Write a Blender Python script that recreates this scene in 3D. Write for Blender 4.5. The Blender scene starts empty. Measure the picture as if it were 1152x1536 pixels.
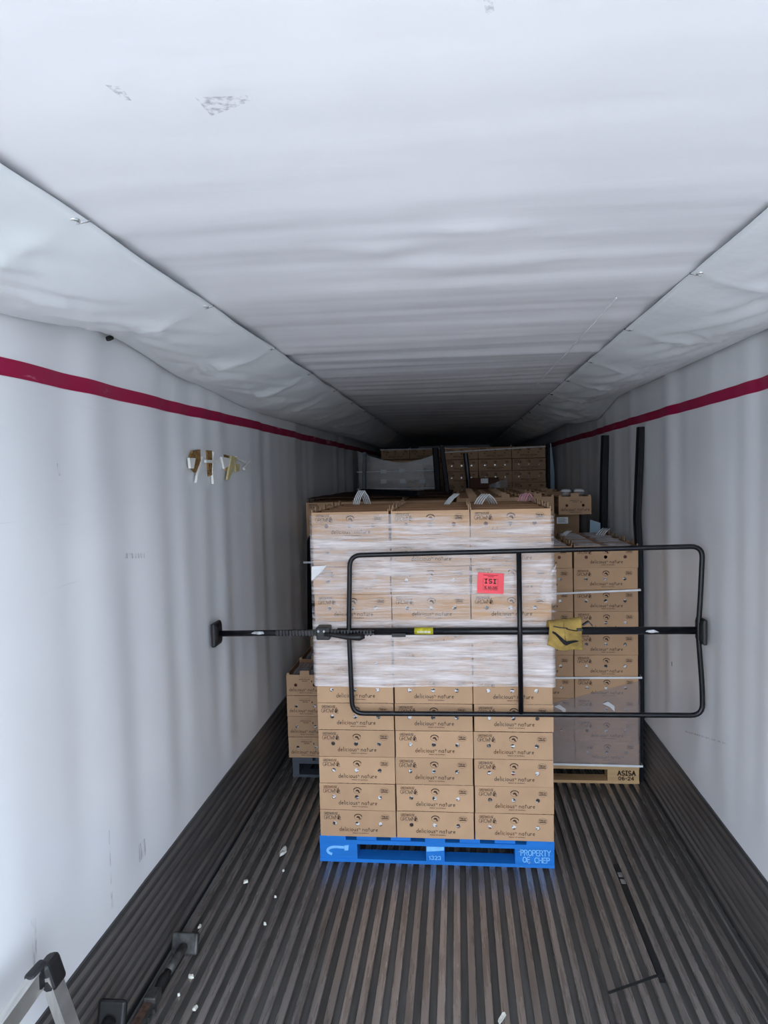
import bpy, bmesh, math, random
from mathutils import Vector, Matrix, noise

random.seed(7)
PI = math.pi
S = bpy.context.scene
C = S.collection

# ------------------------------------------------------------------ camera
F, CX, CY = 1080.0, 576.0, 768.0
CAM_H = 2.04
dY = Vector(((685 - CX) / F, (709 - CY) / F, 1.0)).normalized()
dn = Vector((0.018, 1.0, 0.0)); dn -= dY * dn.dot(dY); dn.normalize()
dX = dn.cross(dY)
Rw = Matrix((dX, dY, -dn))                      # world = Rw @ cam (x right, y down, z forward)
right, up, back = Rw.col[0].copy(), -Rw.col[1].copy(), -Rw.col[2].copy()
cam = bpy.data.cameras.new('camera')
cam.sensor_fit = 'VERTICAL'; cam.sensor_height = 24.0; cam.lens = 24.0 * F / 1536.0
cam.clip_start = 0.05; cam.clip_end = 200
camo = bpy.data.objects.new('camera', cam); C.objects.link(camo)
M = Matrix((right, up, back)).transposed().to_4x4(); M.translation = (0, 0, CAM_H)
camo.matrix_world = M
S.camera = camo

# ------------------------------------------------------------------ light
w = bpy.data.worlds.new('sky'); S.world = w; w.use_nodes = True
bg = w.node_tree.nodes['Background']
bg.inputs[0].default_value = (0.74, 0.85, 1.0, 1); bg.inputs[1].default_value = 2.4
sl = bpy.data.lights.new('sun', 'SUN'); sl.energy = 5.0; sl.angle = 0.01; sl.color = (1, 0.97, 0.92)
so = bpy.data.objects.new('sun', sl); C.objects.link(so)
so.rotation_euler = (math.radians(10), math.radians(42), 0)
so.location = (6, 0, 9)
DOOR_Y = -0.30
pl = bpy.data.lights.new('door_portal', 'AREA'); pl.shape = 'RECTANGLE'; pl.size = 2.6; pl.size_y = 2.75
po = bpy.data.objects.new('door_portal', pl); C.objects.link(po)
po.location = (-0.045, DOOR_Y, 1.33); po.rotation_euler = (PI / 2, 0, 0)
pl.cycles.is_portal = True
S.view_settings.view_transform = 'Standard'; S.view_settings.look = 'None'
S.view_settings.exposure = 1.78; S.view_settings.gamma = 1.0
S.view_settings.use_curve_mapping = False

# ------------------------------------------------------------------ materials
MATS = {}
def srgb(r, g, b):
    f = lambda c: ((c / 255 + 0.055) / 1.055) ** 2.4 if c > 10 else c / 255 / 12.92
    return (f(r), f(g), f(b), 1)

class NT:
    def __init__(s, name):
        m = bpy.data.materials.new(name); m.use_nodes = True
        s.m = m; s.t = m.node_tree; s.t.nodes.clear()
        s.out = s.n('ShaderNodeOutputMaterial')
        MATS[name] = m
    def n(s, typ, **kw):
        nd = s.t.nodes.new(typ)
        for k, v in kw.items():
            if k.startswith('i_'):
                key = k[2:].replace('_', ' ')
                nd.inputs[int(key) if key.isdigit() else key].default_value = v
            else:
                setattr(nd, k, v)
        return nd
    def l(s, a, b): s.t.links.new(a, b)
    def coord(s, scale=(1, 1, 1), obj=True, rnd=False):
        tc = s.n('ShaderNodeTexCoord')
        mp = s.n('ShaderNodeMapping'); mp.inputs['Scale'].default_value = scale
        s.l(tc.outputs['Object' if obj else 'Generated'], mp.inputs['Vector'])
        if rnd:
            oi = s.n('ShaderNodeObjectInfo'); mu = s.n('ShaderNodeMath', operation='MULTIPLY'); mu.inputs[1].default_value = 37.0
            s.l(oi.outputs['Random'], mu.inputs[0]); s.l(mu.outputs[0], mp.inputs['Location'])
        return mp.outputs['Vector']
    def noise(s, scale, vec=None, detail=4, rough=0.55):
        nz = s.n('ShaderNodeTexNoise'); nz.inputs['Scale'].default_value = scale
        nz.inputs['Detail'].default_value = detail; nz.inputs['Roughness'].default_value = rough
        if vec: s.l(vec, nz.inputs['Vector'])
        return nz.outputs['Fac']
    def ramp(s, fac, stops):
        r = s.n('ShaderNodeValToRGB'); e = r.color_ramp.elements
        while len(e) < len(stops): e.new(0.5)
        for el, (p, c) in zip(e, stops): el.position = p; el.color = c
        s.l(fac, r.inputs['Fac']); return r.outputs['Color']
    def mix(s, fac, a, b, blend='MIX'):
        mx = s.n('ShaderNodeMix', data_type='RGBA', blend_type=blend)
        for sock, v in ((mx.inputs['Factor'], fac), (mx.inputs[6], a), (mx.inputs[7], b)):
            if isinstance(v, bpy.types.NodeSocket): s.l(v, sock)
            else: sock.default_value = v
        return mx.outputs[2]
    def bump(s, h, strength=0.2, dist=0.01):
        b = s.n('ShaderNodeBump'); b.inputs['Strength'].default_value = strength; b.inputs['Distance'].default_value = dist
        s.l(h, b.inputs['Height']); return b.outputs['Normal']
    def pbsdf(s, col, rough=0.6, metal=0.0, normal=None, spec=0.5, link=True):
        p = s.n('ShaderNodeBsdfPrincipled')
        for key, v in (('Base Color', col), ('Roughness', rough), ('Metallic', metal), ('Specular IOR Level', spec)):
            if isinstance(v, bpy.types.NodeSocket): s.l(v, p.inputs[key])
            else: p.inputs[key].default_value = v
        if normal: s.l(normal, p.inputs['Normal'])
        if link: s.l(p.outputs[0], s.out.inputs[0])
        return p

def simple(name, c, rough=0.6, metal=0.0, var=0.12, scale=12, bump=0.0, spec=0.5, stretch=(1, 1, 1)):
    t = NT(name); v = t.coord(stretch, rnd=True)
    nz = t.noise(scale, v)
    d = tuple(x * (1 - var * 1.6) for x in c[:3]) + (1,); u = tuple(min(1, x * (1 + var)) for x in c[:3]) + (1,)
    col = t.ramp(nz, [(0.3, d), (0.7, u)])
    t.pbsdf(col, rough, metal, t.bump(nz, bump, 0.004) if bump else None, spec)
    return t.m

WHITE = (0.80, 0.81, 0.83, 1)
def wall_mat(name, base=WHITE):
    t = NT(name)
    v = t.coord((1, 1, 1))
    big = t.noise(1.3, v, 3)
    col = t.ramp(big, [(0.3, tuple(x * 0.93 for x in base[:3]) + (1,)), (0.7, base)])
    # long faint diagonal rub marks
    tc = t.n('ShaderNodeTexCoord'); mp = t.n('ShaderNodeMapping')
    mp.inputs['Rotation'].default_value = (math.radians(28), 0, 0); mp.inputs['Scale'].default_value = (1, 1.2, 55)
    t.l(tc.outputs['Object'], mp.inputs['Vector'])
    sc = t.noise(1.0, mp.outputs['Vector'], 3, 0.6)
    patch = t.noise(1.7, v, 2)
    m1 = t.ramp(sc, [(0.66, (0, 0, 0, 1)), (0.74, (1, 1, 1, 1))]); m2 = t.ramp(patch, [(0.52, (0, 0, 0, 1)), (0.7, (1, 1, 1, 1))])
    mk = t.mix(1.0, m1, m2, 'MULTIPLY')
    mk2 = t.mix(1.0, mk, (0.35, 0.35, 0.35, 1), 'MULTIPLY')
    bw = t.n('ShaderNodeRGBToBW'); t.l(mk2, bw.inputs[0])
    col = t.mix(bw.outputs[0], col, (0.25, 0.25, 0.27, 1))
    t.pbsdf(col, 0.32, 0, t.bump(t.noise(9, v, 3), 0.06, 0.01), 0.5)
    return t.m
wall_mat('wall_white')

def vinyl_mat(name, base, wr, bs):
    t = NT(name)
    v = t.coord(wr)
    n1 = t.noise(1.0, v, 4, 0.55)
    v2 = t.coord((1, 1, 1)); n2 = t.noise(2.2, v2, 3)
    col = t.ramp(n2, [(0.3, tuple(x * 0.94 for x in base[:3]) + (1,)), (0.7, base)])
    t.pbsdf(col, 0.42, 0, t.bump(n1, bs, 0.03), 0.4)
    return t.m
vinyl_mat('ceiling_vinyl', (0.80, 0.80, 0.83, 1), (0.9, 5.0, 1), 0.12)
vinyl_mat('chute_vinyl', (0.77, 0.80, 0.82, 1), (4.0, 3.0, 4.0), 0.32)

def stripe_mat():
    t = NT('red_stripe'); v = t.coord((1, 4, 30)); n1 = t.noise(1.0, v, 4, 0.65)
    v2 = t.coord((1, 1, 1)); n2 = t.noise(3.0, v2, 2)
    ad = t.n('ShaderNodeMath', operation='MULTIPLY'); t.l(n1, ad.inputs[0]); t.l(n2, ad.inputs[1])
    col = t.ramp(ad.outputs[0], [(0.365, srgb(152, 4, 62)), (0.41, srgb(205, 130, 155))])
    t.pbsdf(col, 0.4, 0, None, 0.4)
stripe_mat()

def rib_mat(name, ca, cb, metal, rough):
    t = NT(name)
    n1 = t.noise(1.0, t.coord((12, 0.35, 12), rnd=True), 3, 0.5)
    n2 = t.noise(1.0, t.coord((45, 2.5, 45), rnd=True), 3, 0.6)
    col = t.ramp(n1, [(0.28, ca), (0.72, cb)])
    d = t.ramp(n2, [(0.32, (0.68, 0.67, 0.66, 1)), (0.55, (1, 1, 1, 1))])
    col = t.mix(1.0, col, d, 'MULTIPLY')
    rr = t.n('ShaderNodeMapRange'); rr.inputs['To Min'].default_value = rough - 0.08; rr.inputs['To Max'].default_value = rough + 0.2
    t.l(n2, rr.inputs['Value'])
    t.pbsdf(col, rr.outputs[0], metal, t.bump(n2, 0.05, 0.001))
rib_mat('rib_metal', (0.18, 0.16, 0.148, 1), (0.34, 0.30, 0.275, 1), 0.45, 0.22)
rib_mat('groove_dirt', (0.07, 0.066, 0.062, 1), (0.13, 0.122, 0.117, 1), 0.0, 0.7)
rib_mat('scuff_metal', (0.10, 0.096, 0.094, 1), (0.19, 0.175, 0.165, 1), 0.45, 0.36)
rib_mat('scuff_dark', (0.06, 0.06, 0.063, 1), (0.11, 0.108, 0.108, 1), 0.4, 0.42)
rib_mat('worn_edge', (0.06, 0.06, 0.06, 1), (0.55, 0.55, 0.54, 1), 0.7, 0.3)

def card_mat(name, base, var=0.10):
    t = NT(name)
    oi = t.n('ShaderNodeObjectInfo')
    v = t.coord((1, 1, 1), rnd=True)
    n1 = t.noise(9, v, 3); n2 = t.noise(160, v, 3)
    c = t.ramp(n1, [(0.3, tuple(x * (1 - var) for x in base[:3]) + (1,)), (0.7, base)])
    hs = t.n('ShaderNodeHueSaturation'); mr = t.n('ShaderNodeMapRange')
    mr.inputs['To Min'].default_value = 0.92; mr.inputs['To Max'].default_value = 1.06
    t.l(oi.outputs['Random'], mr.inputs['Value']); t.l(mr.outputs[0], hs.inputs['Value']); t.l(c, hs.inputs['Color'])
    t.pbsdf(hs.outputs[0], 0.78, 0, t.bump(n2, 0.05, 0.001), 0.25)
    return t.m
card_mat('cardboard', srgb(190, 154, 121))
card_mat('cardboard_inner', srgb(150, 112, 82))
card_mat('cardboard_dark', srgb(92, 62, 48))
simple('print_ink', srgb(62, 42, 30), 0.8, var=0.2, scale=80)
simple('sticker_white', (0.75, 0.76, 0.78, 1), 0.5, var=0.05)

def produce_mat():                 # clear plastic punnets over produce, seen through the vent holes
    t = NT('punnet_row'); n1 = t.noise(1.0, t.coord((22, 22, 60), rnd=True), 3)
    col = t.ramp(n1, [(0.0, (0.012, 0.012, 0.013, 1)), (0.46, (0.03, 0.028, 0.03, 1)), (0.53, (0.62, 0.62, 0.62, 1)), (0.60, (0.75, 0.75, 0.76, 1)), (0.66, (0.08, 0.03, 0.03, 1)), (0.8, (0.35, 0.07, 0.04, 1))])  # white stops are highlights on the plastic, painted into the colour
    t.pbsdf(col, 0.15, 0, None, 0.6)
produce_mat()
simple('tomato_red', srgb(96, 34, 30), 0.35, var=0.3, scale=30)

def clear_plastic(name, tint, alpha, rough=0.12, stripes=None):
    t = NT(name)
    tr = t.n('ShaderNodeBsdfTransparent')
    p = t.pbsdf(tint, rough, 0, None, 0.7, link=False)
    n1 = t.noise(1.0, t.coord(stripes or (40, 40, 40), rnd=True), 3)
    t.l(t.bump(n1, 0.5, 0.01), p.inputs['Normal'])
    ms = t.n('ShaderNodeMixShader'); ms.inputs[0].default_value = alpha
    t.l(tr.outputs[0], ms.inputs[1]); t.l(p.outputs[0], ms.inputs[2]); t.l(ms.outputs[0], t.out.inputs[0])
clear_plastic('clamshell_clear', (0.55, 0.50, 0.50, 1), 0.30)
clear_plastic('clamshell_sheet', (0.7, 0.7, 0.7, 1), 0.22, 0.06)
clear_plastic('clamshell_silver', (0.80, 0.80, 0.80, 1), 0.72, 0.06)
clear_plastic('clamshell_pink', (0.72, 0.30, 0.36, 1), 0.8, 0.1)

def film_mat(name, tint, bands, amp, zoff, zlen, rough=0.2, fine=(4.5, 4.5, 95)):
    """stretch film: opacity follows how many turns overlap at that height, broken up by long horizontal stretch streaks"""
    t = NT(name)
    tr = t.n('ShaderNodeBsdfTransparent')
    v = t.coord((1, 1, 1)); sx = t.n('ShaderNodeSeparateXYZ'); t.l(v, sx.inputs[0])
    na = t.noise(1.0, t.coord(fine), 5, 0.7); nb = t.noise(1.0, t.coord((fine[0] * 0.6, fine[1] * 0.6, fine[2] * 0.22)), 4, 0.6)
    am = t.n('ShaderNodeMath', operation='ADD'); t.l(na, am.inputs[0]); t.l(nb, am.inputs[1]); hm = t.n('ShaderNodeMath', operation='MULTIPLY'); t.l(am.outputs[0], hm.inputs[0]); hm.inputs[1].default_value = 0.5; n1 = hm.outputs[0]
    n2 = t.noise(1.0, t.coord((1.6, 1.6, 9)), 3, 0.55)
    wob = t.n('ShaderNodeMath', operation='MULTIPLY_ADD'); t.l(n2, wob.inputs[0]); wob.inputs[1].default_value = 0.10; t.l(sx.outputs['Z'], wob.inputs[2])
    mr = t.n('ShaderNodeMapRange'); mr.inputs['From Min'].default_value = zoff + 0.05; mr.inputs['From Max'].default_value = zoff + zlen + 0.05
    t.l(wob.outputs[0], mr.inputs['Value'])
    b = t.ramp(mr.outputs[0], [(p, (a, a, a, 1)) for p, a in bands])
    s1 = t.n('ShaderNodeMath', operation='SUBTRACT'); t.l(n1, s1.inputs[0]); s1.inputs[1].default_value = 0.5
    s2 = t.n('ShaderNodeMath', operation='MULTIPLY_ADD'); t.l(s1.outputs[0], s2.inputs[0]); s2.inputs[1].default_value = amp
    bw = t.n('ShaderNodeRGBToBW'); t.l(b, bw.inputs[0]); t.l(bw.outputs[0], s2.inputs[2]); s2.use_clamp = True
    p = t.pbsdf(tint, rough, 0, None, 1.0, link=False)
    t.l(t.bump(n1, 0.5, 0.010), p.inputs['Normal'])
    ms = t.n('ShaderNodeMixShader'); t.l(s2.outputs[0], ms.inputs[0])
    t.l(tr.outputs[0], ms.inputs[1]); t.l(p.outputs[0], ms.inputs[2]); t.l(ms.outputs[0], t.out.inputs[0])
# front stack film runs z 0.94 .. 1.83
film_mat('film_front', (0.90, 0.83, 0.83, 1),
         [(0.0, 0.46), (0.06, 0.46), (0.30, 0.50), (0.37, 0.44), (0.42, 0.18), (0.52, 0.20), (0.57, 0.34), (0.70, 0.33), (0.85, 0.40), (0.94, 0.27), (1.0, 0.12)],
         2.3, 0.94, 0.89)
film_mat('film_grey', (0.36, 0.31, 0.32, 1), [(0.0, 0.50), (0.7, 0.46), (1.0, 0.38)], 0.5, 0.1, 0.6, 0.3, (4, 4, 14))
film_mat('film_dim', (0.5, 0.5, 0.52, 1), [(0.0, 0.35), (1.0, 0.55)], 0.9, 1.8, 0.5, 0.3, (4, 4, 12))

def wood_mat(name, c, var=0.25, stretch=(6, 40, 40), wear=None):
    t = NT(name); n1 = t.noise(1.0, t.coord(stretch, rnd=True), 5, 0.6)
    col = t.ramp(n1, [(0.3, tuple(x * (1 - var) for x in c[:3]) + (1,)), (0.7, c)])
    if wear:
        n2 = t.noise(14, t.coord((1, 1, 2.5), rnd=True), 4, 0.7)
        f = t.ramp(n2, [(0.66, (0, 0, 0, 1)), (0.72, (1, 1, 1, 1))]); bw = t.n('ShaderNodeRGBToBW'); t.l(f, bw.inputs[0])
        col = t.mix(bw.outputs[0], col, wear)
    t.pbsdf(col, 0.62, 0, t.bump(n1, 0.15, 0.003), 0.35)
wood_mat('pallet_blue', srgb(26, 118, 205), 0.2, (3, 20, 30), srgb(120, 160, 190))
wood_mat('pallet_natural', srgb(205, 168, 122), 0.25)
wood_mat('pallet_grey', srgb(80, 86, 94), 0.3)
simple('stencil_blue', srgb(125, 190, 245), 0.7, var=0.1, scale=60)
simple('stencil_black', srgb(40, 30, 22), 0.8, var=0.1)
simple('black_metal', (0.006, 0.0065, 0.009, 1), 0.34, 0.0, var=0.3, scale=20, bump=0.05, spec=0.35)
simple('black_rubber', (0.008, 0.008, 0.009, 1), 0.5, var=0.3, scale=30, bump=0.1)
simple('black_pad', (0.005, 0.006, 0.009, 1), 0.5, var=0.3, scale=14, bump=0.1, spec=0.18)
simple('blue_grey_pad', (0.10, 0.115, 0.14, 1), 0.45, var=0.2, scale=14)
simple('worn_metal', (0.42, 0.42, 0.43, 1), 0.4, 0.6, var=0.4, scale=40)
simple('dark_steel', (0.03, 0.03, 0.031, 1), 0.45, 0.5, var=0.4, scale=30, bump=0.1)
simple('grey_steel', (0.085, 0.085, 0.082, 1), 0.5, 0.4, var=0.4, scale=30, bump=0.1)
simple('rust', (0.11, 0.06, 0.042, 1), 0.75, 0.1, var=0.4, scale=50, bump=0.2)
simple('aluminium', (0.62, 0.61, 0.58, 1), 0.34, 0.85, var=0.12, scale=8, stretch=(8, 1, 1))
simple('yellow_tag', srgb(190, 180, 40), 0.5, var=0.25, scale=40)
simple('yellow_cloth', srgb(158, 130, 66), 0.85, var=0.28, scale=16, bump=0.3)
simple('strap_white', (0.78, 0.79, 0.80, 1), 0.45, var=0.08)
simple('label_red', srgb(250, 82, 92), 0.6, var=0.06)
simple('label_ink', srgb(50, 6, 16), 0.7, var=0.1)
simple('label_print', srgb(190, 30, 45), 0.7, var=0.1)
simple('foam_sheet', srgb(150, 175, 190), 0.6, var=0.1, scale=6, bump=0.1)
simple('scrap_white', (0.72, 0.71, 0.64, 1), 0.7, var=0.15, scale=60)
simple('tear_wood', srgb(138, 104, 56), 0.85, var=0.5, scale=60, bump=0.3)
simple('tear_white', (0.82, 0.81, 0.77, 1), 0.5, var=0.06)
simple('tear_yellow', srgb(205, 190, 140), 0.6, var=0.15, scale=40)
simple('ring_metal', (0.75, 0.76, 0.76, 1), 0.25, 0.8, var=0.1)
simple('hole_black', (0.006, 0.006, 0.006, 1), 0.9, var=0.1)
simple('asphalt', (0.26, 0.26, 0.255, 1), 0.9, var=0.2, scale=3)
simple('roof_panel', (0.55, 0.56, 0.58, 1), 0.6, var=0.1, scale=2)
def scuff_mat():
    t = NT('scuff_mark'); tr = t.n('ShaderNodeBsdfTransparent')
    n1 = t.noise(1.0, t.coord((90, 90, 14), rnd=True), 3); f = t.ramp(n1, [(0.45, (0, 0, 0, 1)), (0.66, (0.45, 0.45, 0.45, 1))])
    p = t.pbsdf((0.12, 0.12, 0.13, 1), 0.7, link=False); ms = t.n('ShaderNodeMixShader')
    t.l(f, ms.inputs[0]); t.l(tr.outputs[0], ms.inputs[1]); t.l(p.outputs[0], ms.inputs[2]); t.l(ms.outputs[0], t.out.inputs[0])
scuff_mat()

# ------------------------------------------------------------------ mesh helpers
class MB:
    def __init__(s): s.v = []; s.f = []; s.mi = []; s.cur = 0
    def face(s, idx): s.f.append(tuple(idx)); s.mi.append(s.cur)
    def quad(s, a, b, c, d):
        i = len(s.v); s.v += [tuple(a), tuple(b), tuple(c), tuple(d)]; s.face((i, i + 1, i + 2, i + 3)); return s
    def poly(s, pts):
        i = len(s.v); s.v += [tuple(p) for p in pts]; s.face(range(i, i + len(pts))); return s
    def box(s, x0, x1, y0, y1, z0, z1, skip=()):
        i = len(s.v)
        s.v += [(x, y, z) for z in (z0, z1) for y in (y0, y1) for x in (x0, x1)]
        for nm, f in (('b', (0, 2, 3, 1)), ('t', (4, 5, 7, 6)), ('f', (0, 1, 5, 4)), ('k', (2, 6, 7, 3)), ('l', (0, 4, 6, 2)), ('r', (1, 3, 7, 5))):
            if nm not in skip: s.face(tuple(i + k for k in f))
        return s
    def bar(s, p, q, wd, th, ref=(0, 0, 1)):
        """rectangular bar from p to q; wd along side axis, th along the other"""
        p, q = Vector(p), Vector(q); d = (q - p).normalized(); a = d.cross(Vector(ref))
        if a.length < 1e-4: a = d.cross(Vector((1, 0, 0)))
        a.normalize(); b = a.cross(d); i = len(s.v)
        for c in (p, q):
            for u, vv in ((-1, -1), (1, -1), (1, 1), (-1, 1)): s.v.append(tuple(c + a * u * wd / 2 + b * vv * th / 2))
        for f in ((3, 2, 1, 0), (4, 5, 6, 7), (0, 1, 5, 4), (1, 2, 6, 5), (2, 3, 7, 6), (3, 0, 4, 7)): s.face(tuple(i + k for k in f))
        return s
    def tube(s, path, r, n=10, cap=True, sx=1.0):
        path = [Vector(p) for p in path]; rings = []; ref = None
        for k, p in enumerate(path):
            d = (path[min(k + 1, len(path) - 1)] - path[max(k - 1, 0)]).normalized()
            if ref is None: ref = Vector((0, 0, 1)) if abs(d.z) < 0.9 else Vector((0, 1, 0))
            a = ref - d * ref.dot(d); a.normalize(); b = d.cross(a); ref = a
            rr = r[k] if isinstance(r, (list, tuple)) else r
            i = len(s.v); rings.append(i)
            for j in range(n):
                t = 2 * PI * j / n; s.v.append(tuple(p + a * rr * math.cos(t) + b * rr * sx * math.sin(t)))
        for i0, i1 in zip(rings, rings[1:]):
            for j in range(n): s.face((i0 + j, i0 + (j + 1) % n, i1 + (j + 1) % n, i1 + j))
        if cap: s.face([rings[0] + j for j in range(n)][::-1]); s.face([rings[-1] + j for j in range(n)])
        return s
    def grid(s, fn, nu, nv):
        i = len(s.v)
        for a in range(nu + 1):
            for b in range(nv + 1): s.v.append(tuple(fn(a / nu, b / nv)))
        for a in range(nu):
            for b in range(nv):
                k = i + a * (nv + 1) + b; s.face((k, k + nv + 1, k + nv + 2, k + 1))
        return s
    def mesh(s, name, mats, smooth=False):
        me = bpy.data.meshes.new(name); me.from_pydata(s.v, [], s.f)
        for m in ([mats] if isinstance(mats, str) else mats): me.materials.append(MATS[m])
        if len(me.materials) > 1: me.polygons.foreach_set('material_index', s.mi)
        if smooth: me.polygons.foreach_set('use_smooth', [True] * len(me.polygons))
        me.update(); return me
    def build(s, name, mats, parent=None, loc=(0, 0, 0), smooth=False):
        return link(name, s.mesh(name, mats, smooth), parent, loc)

def link(name, me, parent=None, loc=(0, 0, 0), rz=0.0):
    o = bpy.data.objects.new(name, me); C.objects.link(o); o.location = loc; o.rotation_euler = (0, 0, rz)
    if parent: o.parent = parent
    return o
def tag(o, label, cat=None, group=None, kind=None):
    o['label'] = label
    if cat: o['category'] = cat
    if group: o['group'] = group
    if kind: o['kind'] = kind
    return o
def empty(name, loc, label, cat, group=None, rz=0.0):
    o = link(name, None, None, loc, rz); o.empty_display_size = 0.1; return tag(o, label, cat, group)
def struct(o, label, cat):
    o['kind'] = 'structure'; return tag(o, label, cat)
def solid(o, th, offset=0.0):
    m = o.modifiers.new('thickness', 'SOLIDIFY'); m.thickness = th; m.offset = offset; return o
def bevel(o, wd, seg=2):
    m = o.modifiers.new('bevel', 'BEVEL'); m.width = wd; m.segments = seg; m.limit_method = 'ANGLE'; return o
def nz(x, y, z=0.0): return noise.noise((x, y, z))
def sm(a, b, x):
    t = max(0.0, min(1.0, (x - a) / (b - a))); return t * t * (3 - 2 * t)

# ------------------------------------------------------------------ stroke lettering
def el(cx, cy, rx, ry, a0, a1, n=8):
    return [(cx + rx * math.cos(math.radians(a0 + (a1 - a0) * k / n)), cy + ry * math.sin(math.radians(a0 + (a1 - a0) * k / n))) for k in range(n + 1)]
G = {
 'A': (0.62, [[(0, 0), (0.31, 1), (0.62, 0)], [(0.12, 0.36), (0.5, 0.36)]]),
 'B': (0.55, [[(0, 0), (0, 1), (0.3, 1)] + el(0.3, 0.76, 0.2, 0.24, 90, -90, 5) + [(0, 0.52)], [(0.3, 0.52)] + el(0.3, 0.26, 0.25, 0.26, 90, -90, 5) + [(0, 0)]]),
 'C': (0.6, [el(0.33, 0.5, 0.33, 0.5, 50, 310, 9)]),
 'D': (0.6, [[(0, 0), (0, 1), (0.25, 1)] + el(0.25, 0.5, 0.35, 0.5, 90, -90, 7) + [(0, 0)]]),
 'E': (0.5, [[(0.5, 1), (0, 1), (0, 0), (0.5, 0)], [(0, 0.52), (0.42, 0.52)]]),
 'F': (0.5, [[(0.5, 1), (0, 1), (0, 0)], [(0, 0.52), (0.42, 0.52)]]),
 'G': (0.64, [el(0.33, 0.5, 0.33, 0.5, 50, 340, 10) + [(0.62, 0.45), (0.36, 0.45)]]),
 'H': (0.58, [[(0, 0), (0, 1)], [(0.58, 0), (0.58, 1)], [(0, 0.5), (0.58, 0.5)]]),
 'I': (0.36, [[(0, 1), (0.36, 1)], [(0.18, 1), (0.18, 0)], [(0, 0), (0.36, 0)]]),
 'L': (0.45, [[(0, 1), (0, 0), (0.45, 0)]]),
 'M': (0.7, [[(0, 0), (0, 1), (0.35, 0.35), (0.7, 1), (0.7, 0)]]),
 'N': (0.6, [[(0, 0), (0, 1), (0.6, 0), (0.6, 1)]]),
 'O': (0.66, [el(0.33, 0.5, 0.33, 0.5, 90, 450, 12)]),
 'P': (0.52, [[(0, 0), (0, 1), (0.28, 1)] + el(0.28, 0.74, 0.24, 0.26, 90, -90, 5) + [(0, 0.48)]]),
 'R': (0.55, [[(0, 0), (0, 1), (0.28, 1)] + el(0.28, 0.74, 0.24, 0.26, 90, -90, 5) + [(0, 0.48)], [(0.25, 0.48), (0.55, 0)]]),
 'S': (0.55, [el(0.28, 0.74, 0.25, 0.26, 40, 270, 7) + el(0.28, 0.24, 0.26, 0.24, 90, -140, 7)]),
 'T': (0.56, [[(0, 1), (0.56, 1)], [(0.28, 1), (0.28, 0)]]),
 'U': (0.58, [[(0, 1), (0, 0.3)] + el(0.29, 0.3, 0.29, 0.3, 180, 360, 7) + [(0.58, 1)]]),
 'W': (0.8, [[(0, 1), (0.2, 0), (0.4, 0.7), (0.6, 0), (0.8, 1)]]),
 'Y': (0.56, [[(0, 1), (0.28, 0.5), (0.56, 1)], [(0.28, 0.5), (0.28, 0)]]),
 '0': (0.5, [el(0.25, 0.5, 0.25, 0.5, 90, 450, 10)]),
 '1': (0.2, [[(0, 0.8), (0.15, 1), (0.15, 0)]]),
 '2': (0.5, [el(0.25, 0.74, 0.24, 0.26, 170, -30, 6) + [(0, 0), (0.5, 0)]]),
 '3': (0.5, [el(0.24, 0.75, 0.22, 0.25, 150, -90, 6) + el(0.24, 0.25, 0.26, 0.25, 90, -150, 6)]),
 '4': (0.5, [[(0.38, 0), (0.38, 1), (0, 0.3), (0.5, 0.3)]]),
 '5': (0.5, [[(0.45, 1), (0.05, 1), (0.05, 0.55)] + el(0.22, 0.3, 0.26, 0.3, 110, -150, 6)]),
 '6': (0.5, [el(0.4, 0.5, 0.38, 0.5, 90, 180, 5) + el(0.26, 0.28, 0.24, 0.28, 180, 540, 8)]),
 '8': (0.5, [el(0.25, 0.75, 0.2, 0.25, 270, 630, 8), el(0.25, 0.25, 0.25, 0.25, 90, 450, 8)]),
 '-': (0.3, [[(0, 0.45), (0.3, 0.45)]]), '.': (0.1, [[(0, 0), (0.08, 0.08)]]), ' ': (0.35, []),
 'a': (0.46, [el(0.22, 0.27, 0.22, 0.27, 40, 330, 8), [(0.44, 0.55), (0.43, 0.08), (0.5, 0)]]),
 'b': (0.46, [[(0, 1), (0, 0)], el(0.22, 0.27, 0.22, 0.27, 170, -170, 8)]),
 'c': (0.4, [el(0.22, 0.27, 0.22, 0.27, 60, 300, 7)]),
 'd': (0.46, [el(0.22, 0.27, 0.22, 0.27, 30, 330, 8), [(0.46, 1.0), (0.42, 0.0)]]),
 'e': (0.42, [[(0.02, 0.26), (0.4, 0.34)] + el(0.21, 0.28, 0.2, 0.27, 20, 310, 8)]),
 'i': (0.1, [[(0.06, 0.55), (0.03, 0)], [(0.09, 0.78), (0.08, 0.72)]]),
 'l': (0.12, [[(0.09, 1.05), (0.02, 0)]]),
 'n': (0.44, [[(0.02, 0.55), (0, 0)], [(0.0, 0.3)] + el(0.22, 0.34, 0.2, 0.2, 160, 0, 6) + [(0.42, 0)]]),
 'o': (0.46, [el(0.23, 0.28, 0.22, 0.27, 90, 450, 10)]),
 'r': (0.34, [[(0.02, 0.55), (0, 0)], [(0.0, 0.28), (0.15, 0.5), (0.34, 0.52)]]),
 's': (0.36, [[(0.34, 0.5), (0.16, 0.55), (0.06, 0.42), (0.3, 0.2), (0.24, 0.03), (0.0, 0.02)]]),
 't': (0.36, [[(0.2, 0.95), (0.14, 0.0)], [(0.0, 0.6), (0.36, 0.66)]]),
 'u': (0.44, [[(0, 0.55), (0.03, 0.1), (0.2, 0.0), (0.38, 0.15), (0.42, 0.55)], [(0.42, 0.55), (0.44, 0.0)]]),
 'y': (0.42, [[(0, 0.55), (0.2, 0.1)], [(0.42, 0.55), (0.1, -0.3)]]),
}
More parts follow.
